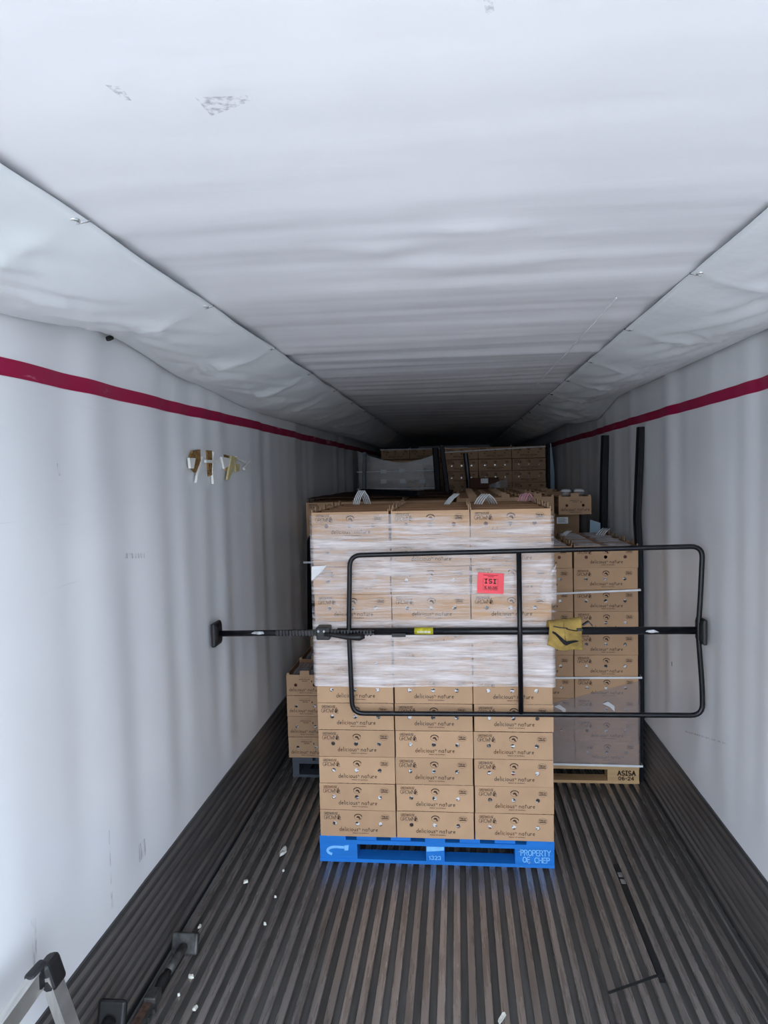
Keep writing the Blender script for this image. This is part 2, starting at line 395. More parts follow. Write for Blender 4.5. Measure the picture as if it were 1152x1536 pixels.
def ribbon(mb, pts, w, put):
    """flat stroke of width w along pts, mitred at the joints so that no two quads overlap"""
    pts = [p for k, p in enumerate(pts) if k == 0 or math.hypot(p[0] - pts[k - 1][0], p[1] - pts[k - 1][1]) > 1e-6]
    n = len(pts)
    if n < 2: return
    for k in range(1, n - 1):                       # a sharp corner ends one stroke and starts the next
        ax, ay, bx, by = pts[k][0] - pts[k - 1][0], pts[k][1] - pts[k - 1][1], pts[k + 1][0] - pts[k][0], pts[k + 1][1] - pts[k][1]
        if ax * bx + ay * by < 0.25 * math.hypot(ax, ay) * math.hypot(bx, by):
            ribbon(mb, pts[:k + 1], w, put); ribbon(mb, pts[k:], w, put); return
    closed = n > 3 and math.hypot(pts[0][0] - pts[-1][0], pts[0][1] - pts[-1][1]) < 1e-6
    ds = []
    for (x0, y0), (x1, y1) in zip(pts, pts[1:]):
        L = math.hypot(x1 - x0, y1 - y0); ds.append(((x1 - x0) / L, (y1 - y0) / L))
    left, right = [], []
    for k, (x, y) in enumerate(pts):
        a = ds[k - 1] if k > 0 else (ds[-1] if closed else ds[0]); b = ds[k] if k < n - 1 else (ds[0] if closed else ds[-1])
        nx, ny = -(a[1] + b[1]), a[0] + b[0]; L = math.hypot(nx, ny)
        if L < 0.25: nx, ny, L = -a[1], a[0], 1.0; sc = 1.0
        else: sc = min(2.0 / L, 1.7)
        nx, ny = nx / L * sc * w / 2, ny / L * sc * w / 2
        ex = ey = 0.0
        if not closed and k == 0: ex, ey = -b[0] * w * 0.35, -b[1] * w * 0.35
        if not closed and k == n - 1: ex, ey = a[0] * w * 0.35, a[1] * w * 0.35
        left.append(put(x + nx + ex, y + ny + ey)); right.append(put(x - nx + ex, y - ny + ey))
    i = len(mb.v)
    for p, q in zip(right, left): mb.v += [tuple(p), tuple(q)]
    for k in range(n - 1): mb.face((i + 2 * k, i + 2 * k + 2, i + 2 * k + 3, i + 2 * k + 1))
def text(mb, st, x, y, h, wtot, lw, put, gap=0.18):
    """letters of height h from (x, y), squeezed or stretched to total width wtot"""
    nat = sum(G[c][0] + gap for c in st) - gap
    k = wtot / nat
    cx = x
    for c in st:
        gw, ss = G[c]
        for p in ss: ribbon(mb, [(cx + a * k, y + b * h) for a, b in p], lw, put)
        cx += (gw + gap) * k
def front_put(y):                   # (u, v) -> on a plane facing -Y
    return lambda u, v: (u, y, v)

# ------------------------------------------------------------------ the setting: refrigerated trailer
XL, XR, YE, ZC = -1.29, 1.20, 15.2, 2.6
Y0 = DOOR_Y
def wave(y, z, side):
    a = 0.018 * nz(y * 2.6, z * 0.22, 3.1 * side) + 0.014 * nz(y * 5.5, z * 0.3, 7.7 * side) - 0.004
    return a * sm(0.40, 0.75, z)
def wall_fn(x, side, off=0.0):
    return lambda y, z: (x - side * (0.006 + off + wave(y, z, side)), y, z)
def wall(name, x, side, lab):
    f = wall_fn(x, side); mb = MB()
    mb.grid(lambda u, v: f(Y0 + (YE - Y0) * u, -0.03 + 2.75 * v), 330, 16)
    if side < 0: mb.f = [t[::-1] for t in mb.f]
    mb.box(min(x + side * 0.02, x + side * 0.08), max(x + side * 0.02, x + side * 0.08), Y0, YE, -0.03, 2.72)
    o = mb.build(name, 'wall_white', smooth=True)
    struct(o, lab, 'wall')
    return o
wl = wall('wall_left', XL, -1, 'white wavy lined wall of the trailer with torn patch, left side')
wr = wall('wall_right', XR, 1, 'white wavy lined wall of the trailer, right side')
def stripe(parent, x, side, z):
    f = wall_fn(x, side, 0.0025); mb = MB()
    mb.grid(lambda u, v: f(Y0 + (YE - Y0) * u, z - 0.026 + 0.052 * v + 0.003 * nz(u * 15, 0, side)), 330, 1)
    if side < 0: mb.f = [t[::-1] for t in mb.f]
    o = mb.build('red_stripe', 'red_stripe', parent, smooth=True); o['label'] = 'worn crimson load-height stripe'
stripe(wl, XL, -1, 2.372); stripe(wr, XR, 1, 2.360)
we = MB().box(XL - 0.05, XR + 0.05, YE, YE + 0.08, -0.03, 2.72).build('wall_front', 'roof_panel')
struct(we, 'dark bulkhead at the far end of the trailer', 'wall')
# floor with one lengthwise rib per object
fl = MB().box(XL, XR, Y0, YE, -0.10, -0.024).build('floor', 'groove_dirt')
struct(fl, 'dirty ribbed aluminium trailer floor', 'floor')
def rib_mesh(y0, y1):
    mb = MB(); hw, hb = 0.0162, 0.008
    prof = [(-hb, -0.03), (hb, -0.03), (hb, -0.008), (hw, -0.006), (hw - 0.002, 0.0), (-hw + 0.002, 0.0), (-hw, -0.006), (-hb, -0.008)]
    n = len(prof); i = 0
    mb.v = [(x, y, z) for y in (y0, y1) for x, z in prof]
    for k in range(n): mb.face((k, (k + 1) % n, n + (k + 1) % n, n + k))
    mb.face(range(n)); mb.face([n + k for k in range(n)][::-1])
    return mb.mesh('floor_rib', 'rib_metal')
ribm = rib_mesh(Y0, YE); PITCH = 0.0605
nrib = int((XR - XL - 0.07) / PITCH)
for k in range(nrib + 1): link('floor_rib', ribm, fl, (XL + 0.045 + k * PITCH, 0, 0))
gx = XL + 0.045 + (int((0.80 - XL - 0.045) / PITCH) + 0.5) * PITCH
mb = MB(); mb.box(gx - 0.012, gx + 0.012, 2.88, 3.72, -0.0235, 0.0006)
o = mb.build('floor_gap', 'hole_black', fl); o['label'] = 'dark open slot between two floor ribs'
mb = MB(); mb.bar((gx - 0.23, 2.775, 0.0012), (gx + 0.01, 2.90, 0.0012), 0.012, 0.003)
o = mb.build('floor_cut', 'hole_black', fl); o['label'] = 'dark saw cut across four floor ribs'
for y in (3.54, 3.60):
    o = MB().box(gx - 0.010, gx + 0.012, y, y + 0.035, 0.0, 0.004).build('rib_stub', 'worn_metal', fl); o['label'] = 'bright metal stub in the open floor slot'
# scuff plates with lengthwise corrugations
for nm, x, side, zt in (('baseboard_left', XL, -1, 0.425), ('baseboard_right', XR, 1, 0.398)):
    a, b = sorted((x + side * 0.0, x - side * 0.014))
    bb = MB().box(a, b, Y0, YE, -0.03, zt).build(nm, 'scuff_dark')
    struct(bb, 'dark corrugated metal scuff plate along the foot of the %s wall' % ('left' if side < 0 else 'right'), 'baseboard')
    pm = MB(); xi = x - side * 0.014; xo = xi - side * 0.011
    prof = [(xi, -0.014), (xo, -0.006), (xo, 0.006), (xi, 0.014)]
    pm.v = [(px, y, pz) for y in (Y0, YE) for px, pz in prof]
    for k in range(3): pm.face((k, k + 1, 5 + k, 4 + k))
    pm.face((0, 1, 2, 3)); pm.face((7, 6, 5, 4))
    me = pm.mesh('scuff_rib', 'scuff_metal')
    for k in range(8): link('scuff_rib', me, bb, (0, 0, 0.045 + k * (zt - 0.06) / 7.4))
    a, b = sorted((x - side * 0.026, x - side * 0.036))
    tr = MB().box(a, b, Y0, YE, -0.01, 0.012).build('trim_1' if side < 0 else 'trim_2', 'worn_edge')
    struct(tr, 'worn bright metal edge strip at the foot of the %s scuff plate' % ('left' if side < 0 else 'right'), 'trim')
# roof and ceiling liner sheet
rf = MB().box(XL - 0.08, XR + 0.08, Y0, YE + 0.08, 2.70, 2.78).build('roof', 'roof_panel')
struct(rf, 'trailer roof above the white liner', 'roof')
def ceil_z(x, y):
    f = sm(0.3, 3.0, y)
    w_ = 0.010 * f * nz(y * 6.0 + 0.35 * nz(x * 1.3, y), x * 0.45, 1.0) + 0.007 * nz(y * 2.4, x * 0.7, 4.0)
    w_ += 0.004 * f * nz(y * 14.0, x * 0.8, 9.0)
    b = 0.010 * math.exp(-(((x - 0.05) / 0.18) ** 2 + ((y - 2.0) / 0.07) ** 2)) + 0.012 * math.exp(-(((x + 0.15) / 0.10) ** 2 + ((y - 1.85) / 0.05) ** 2)) + 0.009 * math.exp(-(((x - 0.02) / 0.1) ** 2 + ((y - 1.72) / 0.05) ** 2))
    return ZC + 0.012 + w_ - b + 0.006 * nz(x * 7, y * 9, 2)* math.exp(-(((x) / 0.35) ** 2 + ((y - 1.9) / 0.3) ** 2)) * 1.6
mb = MB(); mb.grid(lambda u, v: (-0.92 + 1.75 * v, Y0 + (YE - Y0) * u, ceil_z(-0.92 + 1.75 * v, Y0 + (YE - Y0) * u)), 700, 26)
ce = mb.build('ceiling', 'ceiling_vinyl', smooth=True); solid(ce, 0.003, 1.0)
struct(ce, 'white vinyl air chute sheet stretched under the trailer roof', 'ceiling')
# side panels of the air chute
def panel_fn(x0, xw, gro, low, seed, amp):
    def g(y):                               # 0 at a grommet, 1 midway
        for a, b in zip(gro, gro[1:]):
            if a <= y <= b: return abs(math.sin(PI * (y - a) / (b - a)))
        return 0.0
    def lowz(y):
        for (a, za), (b, zb) in zip(low, low[1:]):
            if a <= y <= b: return za + (zb - za) * sm(a, b, y)
        return low[-1][1]
    def fn(u, v):
        y = Y0 + (YE - Y0) * u; s = v
        q = g(y); ze = lowz(y)
        x = x0 + (xw - x0) * s
        z = (2.601 - (0.010 if x0 < 0 else 0.004) * q * (1 - s)) * (1 - s) + ze * s
        z -= (0.035 + 0.020 * q) * 4 * s * (1 - s) * (1.0 + 0.8 * sm(5, 9, y))
        fold = math.exp(-((s - 0.42) / 0.30) ** 2)
        z -= amp * 0.030 * fold * (1 - q) ** 3                      # ridge that falls from each grommet
        z += amp * 0.016 * fold * nz(y * 5 + s * 6, s * 4, seed)
        z += 0.014 * nz(y * 15 - s * 12, s * 8, seed + 3) * sm(0.25, 0.5, s) * (1 - sm(0.7, 1, s)) * (1 - q * 0.6)
        return (x, y, z)
    return fn
groL = [-0.9, -0.1, 0.68, 1.475, 2.27, 3.07, 3.87, 4.67, 5.47, 6.27, 7.07, 7.87, 8.67, 9.5, 10.3, 11.1, 11.9, 12.7, 13.5, 14.3, 15.3]
groR = [-0.9, -0.2, 0.58, 1.37, 2.16, 2.976, 3.813, 4.579, 5.35, 6.1, 6.9, 7.7, 8.5, 9.3, 10.1, 10.9, 11.7, 12.5, 13.3, 14.1, 15.3]
lowL = [(-0.5, 2.54), (0.9, 2.53), (1.9, 2.522), (2.556, 2.582), (3.4, 2.51), (4.5, 2.462), (6.5, 2.47), (9, 2.5), (15.3, 2.5)]
lowR = [(-0.5, 2.56), (2.9, 2.562), (5.3, 2.572), (6.3, 2.46), (7.2, 2.54), (15.3, 2.55)]
for nm, x0, xw, gro, low, sd, lab in (('trim_3', -0.775, XL + 0.012, groL, lowL, 11.0, 'left'), ('trim_4', 0.682, XR - 0.012, groR, lowR, 23.0, 'right')):
    fn = panel_fn(x0, xw, gro, low, sd, 1.0)
    mb = MB(); mb.grid(fn, 800, 30)
    if lab == 'left': mb.f = [t[::-1] for t in mb.f]
    pn = mb.build(nm, 'chute_vinyl', smooth=True); solid(pn, 0.003)
    struct(pn, 'sagging white vinyl side panel of the air chute above the %s wall' % lab, 'trim')
    for y in gro[2:14]:
        p = fn((y - Y0) / (YE - Y0), 0.015); sgn = -1 if lab == 'left' else 1
        g = MB(); g.tube([(p[0] + sgn * 0.014 + 0.013 * math.cos(t), p[1] + 0.013 * math.sin(t), p[2] - 0.0035) for t in [2 * PI * k / 12 for k in range(13)]], 0.0042, 6)
        g.tube([(p[0] + sgn * 0.012, p[1] + 0.012, p[2] - 0.006), (p[0] - sgn * 0.01, p[1] + 0.03, p[2] + 0.006)], 0.003, 6)
        g.build('grommet', 'ring_metal', pn, smooth=True)
    if lab == 'left':
        p = fn((2.556 - Y0) / (YE - Y0), 0.985)
        g = MB(); g.tube([(p[0] + 0.012, p[1], p[2] - 0.012), (p[0] + 0.016, p[1], p[2] - 0.022)], 0.014, 12)
        o = g.build('grommet', 'hole_black', pn); o['label'] = 'black eyelet at the lower edge'
mb = MB(); mb.tube([(0.53, 2.45 + k * 0.35, ceil_z(0.53, 2.45 + k * 0.35) - 0.012 - 0.006 * math.sin(PI * k / 8)) for k in range(9)], 0.0022, 5)
o = mb.build('ceiling_cord', 'strap_white', ce); o['label'] = 'thin clear cord lying along the chute sheet'
# scuffs on the linings
def mark(parent, pts, mat='scuff_mark'):
    mb = MB().poly(pts); o = mb.build('scuff_mark', mat, parent); return o
cz = ZC - 0.012
mark(ce, [(-0.475, 0.985, cz), (-0.455, 0.99, cz), (-0.458, 1.03, cz), (-0.468, 1.025, cz)])
mark(ce, [(-0.365, 1.035, cz), (-0.29, 1.04, cz), (-0.285, 1.055, cz), (-0.36, 1.09, cz)])
mark(ce, [(0.04, 0.87, cz), (0.05, 0.87, cz), (0.055, 0.90, cz), (0.045, 0.905, cz)])
def wmark(x, side, y, z, dy, dz, parent, mat='scuff_mark', slant=0.0):
    xx = x - side * 0.0185
    return mark(parent, [(xx, y - dy, z - dz), (xx, y + dy, z - dz + slant), (xx, y + dy, z + dz + slant), (xx, y - dy, z + dz)], mat)
wmark(XL, -1, 2.68, 0.57, 0.035, 0.035, wl); wmark(XL, -1, 1.95, 0.66, 0.012, 0.09, wl); wmark(XL, -1, 2.42, 0.50, 0.006, 0.05, wl)
wmark(XL, -1, 2.42, 0.68, 0.003, 0.10, wl); wmark(XL, -1, 2.72, 1.752, 0.09, 0.010, wl, slant=-0.02)
wmark(XR, 1, 4.127, 0.941, 0.006, 0.012, wr, 'hole_black'); wmark(XR, 1, 3.6, 0.80, 0.3, 0.004, wr, slant=-0.16)
wmark(XL, -1, 2.2, 2.08, 0.01, 0.02, wl)
# torn patch in the left wall
def torn(pts, mat, name, lab, dx=0.018):
    xx = XL + dx; mb = MB(); n = len(pts)
    mb.v = [(xx - 0.012, y, z) for y, z in pts] + [(xx, y, z) for y, z in pts]
    mb.face(range(n, 2 * n))
    for k in range(n): mb.face((k, (k + 1) % n, n + (k + 1) % n, n + k))
    o = mb.build(name, mat, wl); o['label'] = lab
torn([(3.40, 2.175), (3.50, 2.185), (3.50, 2.13), (3.43, 2.07), (3.38, 2.09), (3.37, 2.15)], 'tear_wood', 'torn_hole', 'bare brown wood in the torn lining')
torn([(3.33, 2.14), (3.41, 2.14), (3.38, 2.09), (3.34, 2.09)], 'tear_white', 'torn_flap', 'white torn lining flap', 0.026)
torn([(3.44, 2.06), (3.52, 2.15), (3.51, 2.10), (3.42, 2.02)], 'tear_white', 'torn_flap', 'white torn lining flap', 0.022)
torn([(3.60, 2.185), (3.67, 2.185), (3.67, 2.06), (3.62, 2.05)], 'tear_wood', 'torn_hole', 'narrow strip of bare wood in the torn lining')
torn([(3.56, 2.135), (3.78, 2.135), (3.78, 2.12), (3.56, 2.12)], 'tear_white', 'torn_flap', 'white torn lining flap', 0.026)
torn([(3.66, 2.08), (3.69, 2.18), (3.69, 2.05), (3.67, 2.01)], 'tear_white', 'torn_flap', 'white torn lining flap', 0.022)
torn([(3.88, 2.17), (4.02, 2.16), (4.00, 2.08), (3.90, 2.08)], 'tear_wood', 'torn_hole', 'bare wood behind the yellowed flap')
torn([(3.80, 2.155), (3.95, 2.15), (3.96, 2.12), (3.84, 2.09)], 'tear_white', 'torn_flap', 'white torn lining flap', 0.028)
torn([(3.96, 2.165), (4.06, 2.155), (4.00, 2.10), (3.90, 2.03), (3.87, 2.03)], 'tear_yellow', 'torn_flap', 'yellowed torn flap', 0.032)
torn([(4.04, 2.15), (4.24, 2.125), (4.24, 2.135), (4.06, 2.165)], 'tear_white', 'torn_flap', 'white torn lining flap', 0.03)
torn([(4.20, 2.10), (4.36, 2.145), (4.30, 2.10), (4.22, 2.085)], 'tear_white', 'torn_flap', 'white torn lining flap', 0.03)
torn([(4.05, 2.12), (4.14, 2.12), (4.12, 2.08), (4.06, 2.075)], 'tear_yellow', 'torn_flap', 'yellowed torn flap', 0.024)
# yard outside the open rear doors
yd = MB().box(-40, 40, -60, 40, -1.35, -1.25).build('ground', 'asphalt')
struct(yd, 'grey paved yard outside the trailer', 'ground')

# ------------------------------------------------------------------ cartons
CW, CD, CH, T = 0.3990, 0.2505, 0.1402, 0.004
def holed_panel(mb, w, h, holes, r, put):
    xs = [0.0] + [(a + b) / 2 for a, b in zip([p for p, _ in holes], [p for p, _ in holes][1:])] + [w]
    for k, (hx, hz) in enumerate(holes):
        x0, x1 = xs[k], xs[k + 1]
        angs = sorted([2 * PI * j / 12 for j in range(12)] + [math.atan2(cz_ - hz, cx_ - hx) % (2 * PI) for cx_ in (x0, x1) for cz_ in (0, h)])
        ci, oi = [], []
        for a in angs:
            c, s_ = math.cos(a), math.sin(a)
            tx = (x1 - hx) / c if c > 1e-9 else ((x0 - hx) / c if c < -1e-9 else 1e9)
            tz = (h - hz) / s_ if s_ > 1e-9 else ((0 - hz) / s_ if s_ < -1e-9 else 1e9)
            t = min(tx, tz)
            ci.append(len(mb.v)); mb.v.append(put(hx + r * c, hz + r * s_)); oi.append(len(mb.v)); mb.v.append(put(hx + t * c, hz + t * s_))
        n = len(angs)
        for j in range(n): mb.face((ci[j], oi[j], oi[(j + 1) % n], ci[(j + 1) % n]))
def hole_tube(mb, hx, hz, r, put0, put1):
    i = len(mb.v)
    for j in range(12):
        a = 2 * PI * j / 12; mb.v.append(put0(hx + r * math.cos(a), hz + r * math.sin(a))); mb.v.append(put1(hx + r * math.cos(a), hz + r * math.sin(a)))
    for j in range(12):
        k = (j + 1) % 12; mb.face((i + 2 * j, i + 2 * k, i + 2 * k + 1, i + 2 * j + 1))
HF = [(CW * 0.19, CH * 0.49), (CW * 0.495, CH * 0.49), (CW * 0.80, CH * 0.49)]
HE = [(CD * 0.25, CH * 0.50), (CD * 0.76, CH * 0.50)]
def carton_mesh(tabs):
    """open tray carton, origin at the bottom centre; -Y is the printed long side, +X the printed end"""
    mb = MB(); hx, hy, r = CW / 2, CD / 2, 0.0112
    holed_panel(mb, CW, CH, HF, r, lambda u, v: (u - hx, -hy, v))
    holed_panel(mb, CD, CH, HE, r, lambda u, v: (hx, u - hy, v))
    mb.quad((hx, hy, 0), (-hx, hy, 0), (-hx, hy, CH), (hx, hy, CH))
    mb.quad((-hx, hy, 0), (-hx, -hy, 0), (-hx, -hy, CH), (-hx, hy, CH))
    mb.quad((-hx, -hy, 0), (-hx, hy, 0), (hx, hy, 0), (hx, -hy, 0))
    for a, b in HF: hole_tube(mb, a, b, r, lambda u, v: (u - hx, -hy, v), lambda u, v: (u - hx, -hy + T, v))
    for a, b in HE: hole_tube(mb, a, b, r, lambda u, v: (hx, u - hy, v), lambda u, v: (hx - T, u - hy, v))
    ix, iy = hx - T, hy - T
    for (a, b), (c, d) in ((((-hx, -hy), (hx, -hy)), ((-ix, -iy), (ix, -iy))), (((hx, -hy), (hx, hy)), ((ix, -iy), (ix, iy))), (((hx, hy), (-hx, hy)), ((ix, iy), (-ix, iy))), (((-hx, hy), (-hx, -hy)), ((-ix, iy), (-ix, -iy)))):
        mb.quad(a + (CH,), b + (CH,), d + (CH,), c + (CH,))
    mb.cur = 1
    holed_panel(mb, CW, CH, HF, r, lambda u, v: ((u - hx) * ix / hx, -iy, v))
    holed_panel(mb, CD, CH, HE, r, lambda u, v: (ix, (u - hy) * iy / hy, v))
    mb.quad((ix, iy, 0.004), (-ix, iy, 0.004), (-ix, iy, CH), (ix, iy, CH)); mb.quad((-ix, iy, 0.004), (-ix, -iy, 0.004), (-ix, -iy, CH), (-ix, iy, CH))
    mb.quad((-ix, -iy, 0.004), (ix, -iy, 0.004), (ix, iy, 0.004), (-ix, iy, 0.004))
    mb.cur = 0
    if tabs:
        for s_ in (-1, 1):
            a, b = sorted((s_ * hx, s_ * ix))
            mb.box(a, b, -0.031, 0.031, CH - 0.001, CH + 0.027)
            for q in (-1, 1):                                     # corner flaps, folded inwards
                c0, c1 = sorted((q * hy * 0.97, q * (hy * 0.97 - 0.018)))
                mb.box(a, b, c0, c1, CH - 0.001, CH + 0.012)
    return mb.mesh('carton', ['cardboard', 'cardboard_inner'])
M_TOP, M_LOW = carton_mesh(True), carton_mesh(False)

def leaf(mb, x, y, s, put):
    ribbon(mb, [(x, y), (x + 0.10 * s, y + 0.9 * s), (x + 0.32 * s, y + 1.2 * s), (x + 0.30 * s, y + 0.4 * s), (x, y)], 0.0022, put)
    ribbon(mb, [(x, y), (x + 0.5 * s, y + 0.75 * s), (x + 0.62 * s, y + 0.3 * s), (x, y)], 0.0026, put)
    ribbon(mb, [(x + 0.05 * s, y), (x + 0.35 * s, y - 0.15 * s), (x + 0.75 * s, y - 0.05 * s)], 0.002, put)
    for k in range(3): ribbon(mb, [(x + 0.08 * s, y + 0.2 * s * k), (x + 0.3 * s, y + 0.25 * s + 0.25 * s * k)], 0.002, put)
def pm(name, fn, put):
    mb = MB(); fn(mb, put); return mb.mesh(name, 'print_ink')
def long_prints():
    put = front_put(-CD / 2 - 0.0006); x0 = -CW / 2; w_, h = CW, CH
    def brand(mb, put):
        text(mb, 'GREENHOUSE', x0 + 0.055 * w_, h * 0.825, h * 0.085, w_ * 0.18, 0.0017, put, 0.12)
        text(mb, 'GROWN', x0 + 0.050 * w_, h * 0.645, h * 0.145, w_ * 0.185, 0.0020, put, 0.08)
        leaf(mb, x0 + 0.236 * w_, h * 0.645, 0.022, put)
    def badge(mb, put):
        cx, cz_ = x0 + 0.505 * w_, h * 0.745                          # oval badge with a bonnet shape
        for a0, a1, ww in ((20, 160, 0.005), (-150, 15, 0.0012), (165, 215, 0.0015)):
            ribbon(mb, [(cx + a, cz_ + b) for a, b in el(0, 0, 0.0205, 0.0155, a0, a1, 12)], ww, put)
        mb.poly([put(cx + a, cz_ - 0.004 + b) for a, b in el(0, 0, 0.010, 0.010, 0, 180, 8)])
        mb.poly([put(cx + 0.001, cz_ - 0.004), put(cx + 0.007, cz_ - 0.012), put(cx + 0.014, cz_ - 0.011), put(cx + 0.010, cz_ - 0.004)])
    def seal(mb, put):
        cx, cz_ = x0 + 0.862 * w_, h * 0.755
        ribbon(mb, [(cx + a, cz_ + b) for a, b in el(0, 0, 0.024, 0.0165, 0, 360, 18)], 0.0010, put)
        text(mb, 'FRESH', cx - 0.0165, cz_ - 0.0005, 0.0085, 0.033, 0.0020, put, 0.14)
        for k in range(7): ribbon(mb, [(cx - 0.0160 + k * 0.0048, cz_ - 0.006), (cx - 0.0130 + k * 0.0048, cz_ - 0.006)], 0.0048, put)
    def slogan(mb, put):
        text(mb, 'delicious', x0 + 0.255 * w_, h * 0.205, h * 0.155, w_ * 0.245, 0.0027, put, 0.22)
        text(mb, 'by', x0 + 0.512 * w_, h * 0.275, h * 0.06, w_ * 0.022, 0.0013, put, 0.1)
        text(mb, 'nature', x0 + 0.560 * w_, h * 0.205, h * 0.155, w_ * 0.20, 0.0027, put, 0.22)
    def origin(mb, put): text(mb, 'PRODUCT OF GUATEMALA', x0 + 0.43 * w_, h * 0.115, h * 0.03, w_ * 0.21, 0.0011, put, 0.14)
    return [pm('brand_print', brand, put), pm('badge_print', badge, put), pm('seal_print', seal, put), pm('slogan_print', slogan, put), pm('origin_print', origin, put)]
def end_prints():
    put = lambda u, v: (CW / 2 + 0.0006, u, v); x0 = -CD / 2; w_, h = CD, CH
    def brand(mb, put):
        text(mb, 'GREENHOUSE', x0 + 0.34 * w_, h * 0.755, h * 0.05, w_ * 0.30, 0.0012, put, 0.14)
        text(mb, 'GROWN', x0 + 0.43 * w_, h * 0.67, h * 0.05, w_ * 0.14, 0.0012, put, 0.14)
        leaf(mb, x0 + 0.68 * w_, h * 0.66, 0.009, put)
    def slogan(mb, put):
        text(mb, 'delicious', x0 + 0.07 * w_, h * 0.20, h * 0.17, w_ * 0.42, 0.0026, put, 0.2)
        text(mb, 'by', x0 + 0.505 * w_, h * 0.28, h * 0.06, w_ * 0.035, 0.0012, put, 0.1)
        text(mb, 'nature', x0 + 0.585 * w_, h * 0.20, h * 0.17, w_ * 0.36, 0.0026, put, 0.2)
    def origin(mb, put): text(mb, 'PRODUCT OF GUATEMALA', x0 + 0.35 * w_, h * 0.105, h * 0.03, w_ * 0.36, 0.0011, put, 0.14)
    def flap(mb, put):
        for a, b in (((0.36, 0.985), (0.36, 0.88)), ((0.64, 0.985), (0.64, 0.88)), ((0.36, 0.88), (0.64, 0.88))):
            ribbon(mb, [(x0 + a[0] * w_, h * a[1]), (x0 + b[0] * w_, h * b[1])], 0.0009, put)
    return [pm('brand_print', brand, put), pm('slogan_print', slogan, put), pm('origin_print', origin, put), pm('flap_crease', flap, put)]
P_LONG, P_END = long_prints(), end_prints()
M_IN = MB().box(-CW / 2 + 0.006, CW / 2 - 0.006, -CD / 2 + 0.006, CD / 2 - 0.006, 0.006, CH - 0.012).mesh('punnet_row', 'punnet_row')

def carton(x, y, z, label, group, rz=0.0, top=False, prints='long', sc=1.0):
    """rz = 0 shows the long printed side to the camera, rz = -90 degrees the end"""
    o = link('produce_carton', M_TOP if top else M_LOW, None, (x, y, z), rz); tag(o, label, 'carton', group)
    if sc != 1.0: o.scale = (1, 1, sc)
    for me in (P_LONG if 'long' in prints else P_END if 'end' in prints else []): link(me.name.split('.')[0], me, o)
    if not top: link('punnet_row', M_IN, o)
    return o
ORD = ['zeroth', 'first', 'second', 'third', 'fourth', 'fifth', 'sixth', 'seventh', 'eighth', 'ninth', 'tenth', 'eleventh', 'twelfth', 'thirteenth', 'fourteenth', 'fifteenth', 'sixteenth']
def core(cells, w_, d_, h_, label):
    mb = MB()
    for x, y, z in cells: mb.box(x - w_ / 2, x + w_ / 2, y - d_ / 2, y + d_ / 2, z, z + h_)
    o = mb.build('inner_cartons', 'cardboard'); return tag(o, label, 'cartons', None, 'stuff')
clam_specs = []
def jit(a): return random.uniform(-a, a)

def clam_mesh():
    mb = MB()
    def ring(hx, hy, z): i = len(mb.v); mb.v.extend([(-hx, -hy, z), (hx, -hy, z), (hx, hy, z), (-hx, hy, z)]); return i
    def skin(a, b):
        for k in range(4): mb.face((a + k, a + (k + 1) % 4, b + (k + 1) % 4, b + k))
    mb.cur = 1; a = ring(0.080, 0.046, 0.0); b = ring(0.088, 0.053, 0.085); skin(a, b); mb.face((b, b + 1, b + 2, b + 3)); mb.face((a + 3, a + 2, a + 1, a))
    mb.cur = 0
    a = ring(0.095, 0.058, 0.086); b = ring(0.095, 0.058, 0.094); c = ring(0.088, 0.054, 0.096); d = ring(0.083, 0.050, 0.118); skin(a, b); skin(b, c); skin(c, d); mb.face((d, d + 1, d + 2, d + 3))
    for k in (-0.5, 0.0, 0.5): mb.box(-0.07, 0.07, k * 0.06 - 0.006, k * 0.06 + 0.006, 0.118, 0.123)
    mb.face((a + 3, a + 2, a + 1, a))
    return mb.mesh('clamshell', ['clamshell_clear', 'tomato_red'])
M_CLAM = clam_mesh()
def fill(x, y, z, rz, label, group, dz=0.005):
    for i in (-1, 1):
        for j in (-1, 1):
            lx, ly = i * 0.0975, j * 0.0600
            c, s_ = math.cos(rz), math.sin(rz)
            o = link('clamshell', M_CLAM, None, (x + lx * c - ly * s_, y + lx * s_ + ly * c, z + dz + jit(0.002)), rz)
            o.rotation_euler.x = jit(0.03)
            wx, wy = o.location.x - x, o.location.y - y
            tag(o, 'clamshell %s %s %s' % ('near' if wy < 0 else 'far', 'left' if wx < 0 else 'right', label), 'clamshell', group)

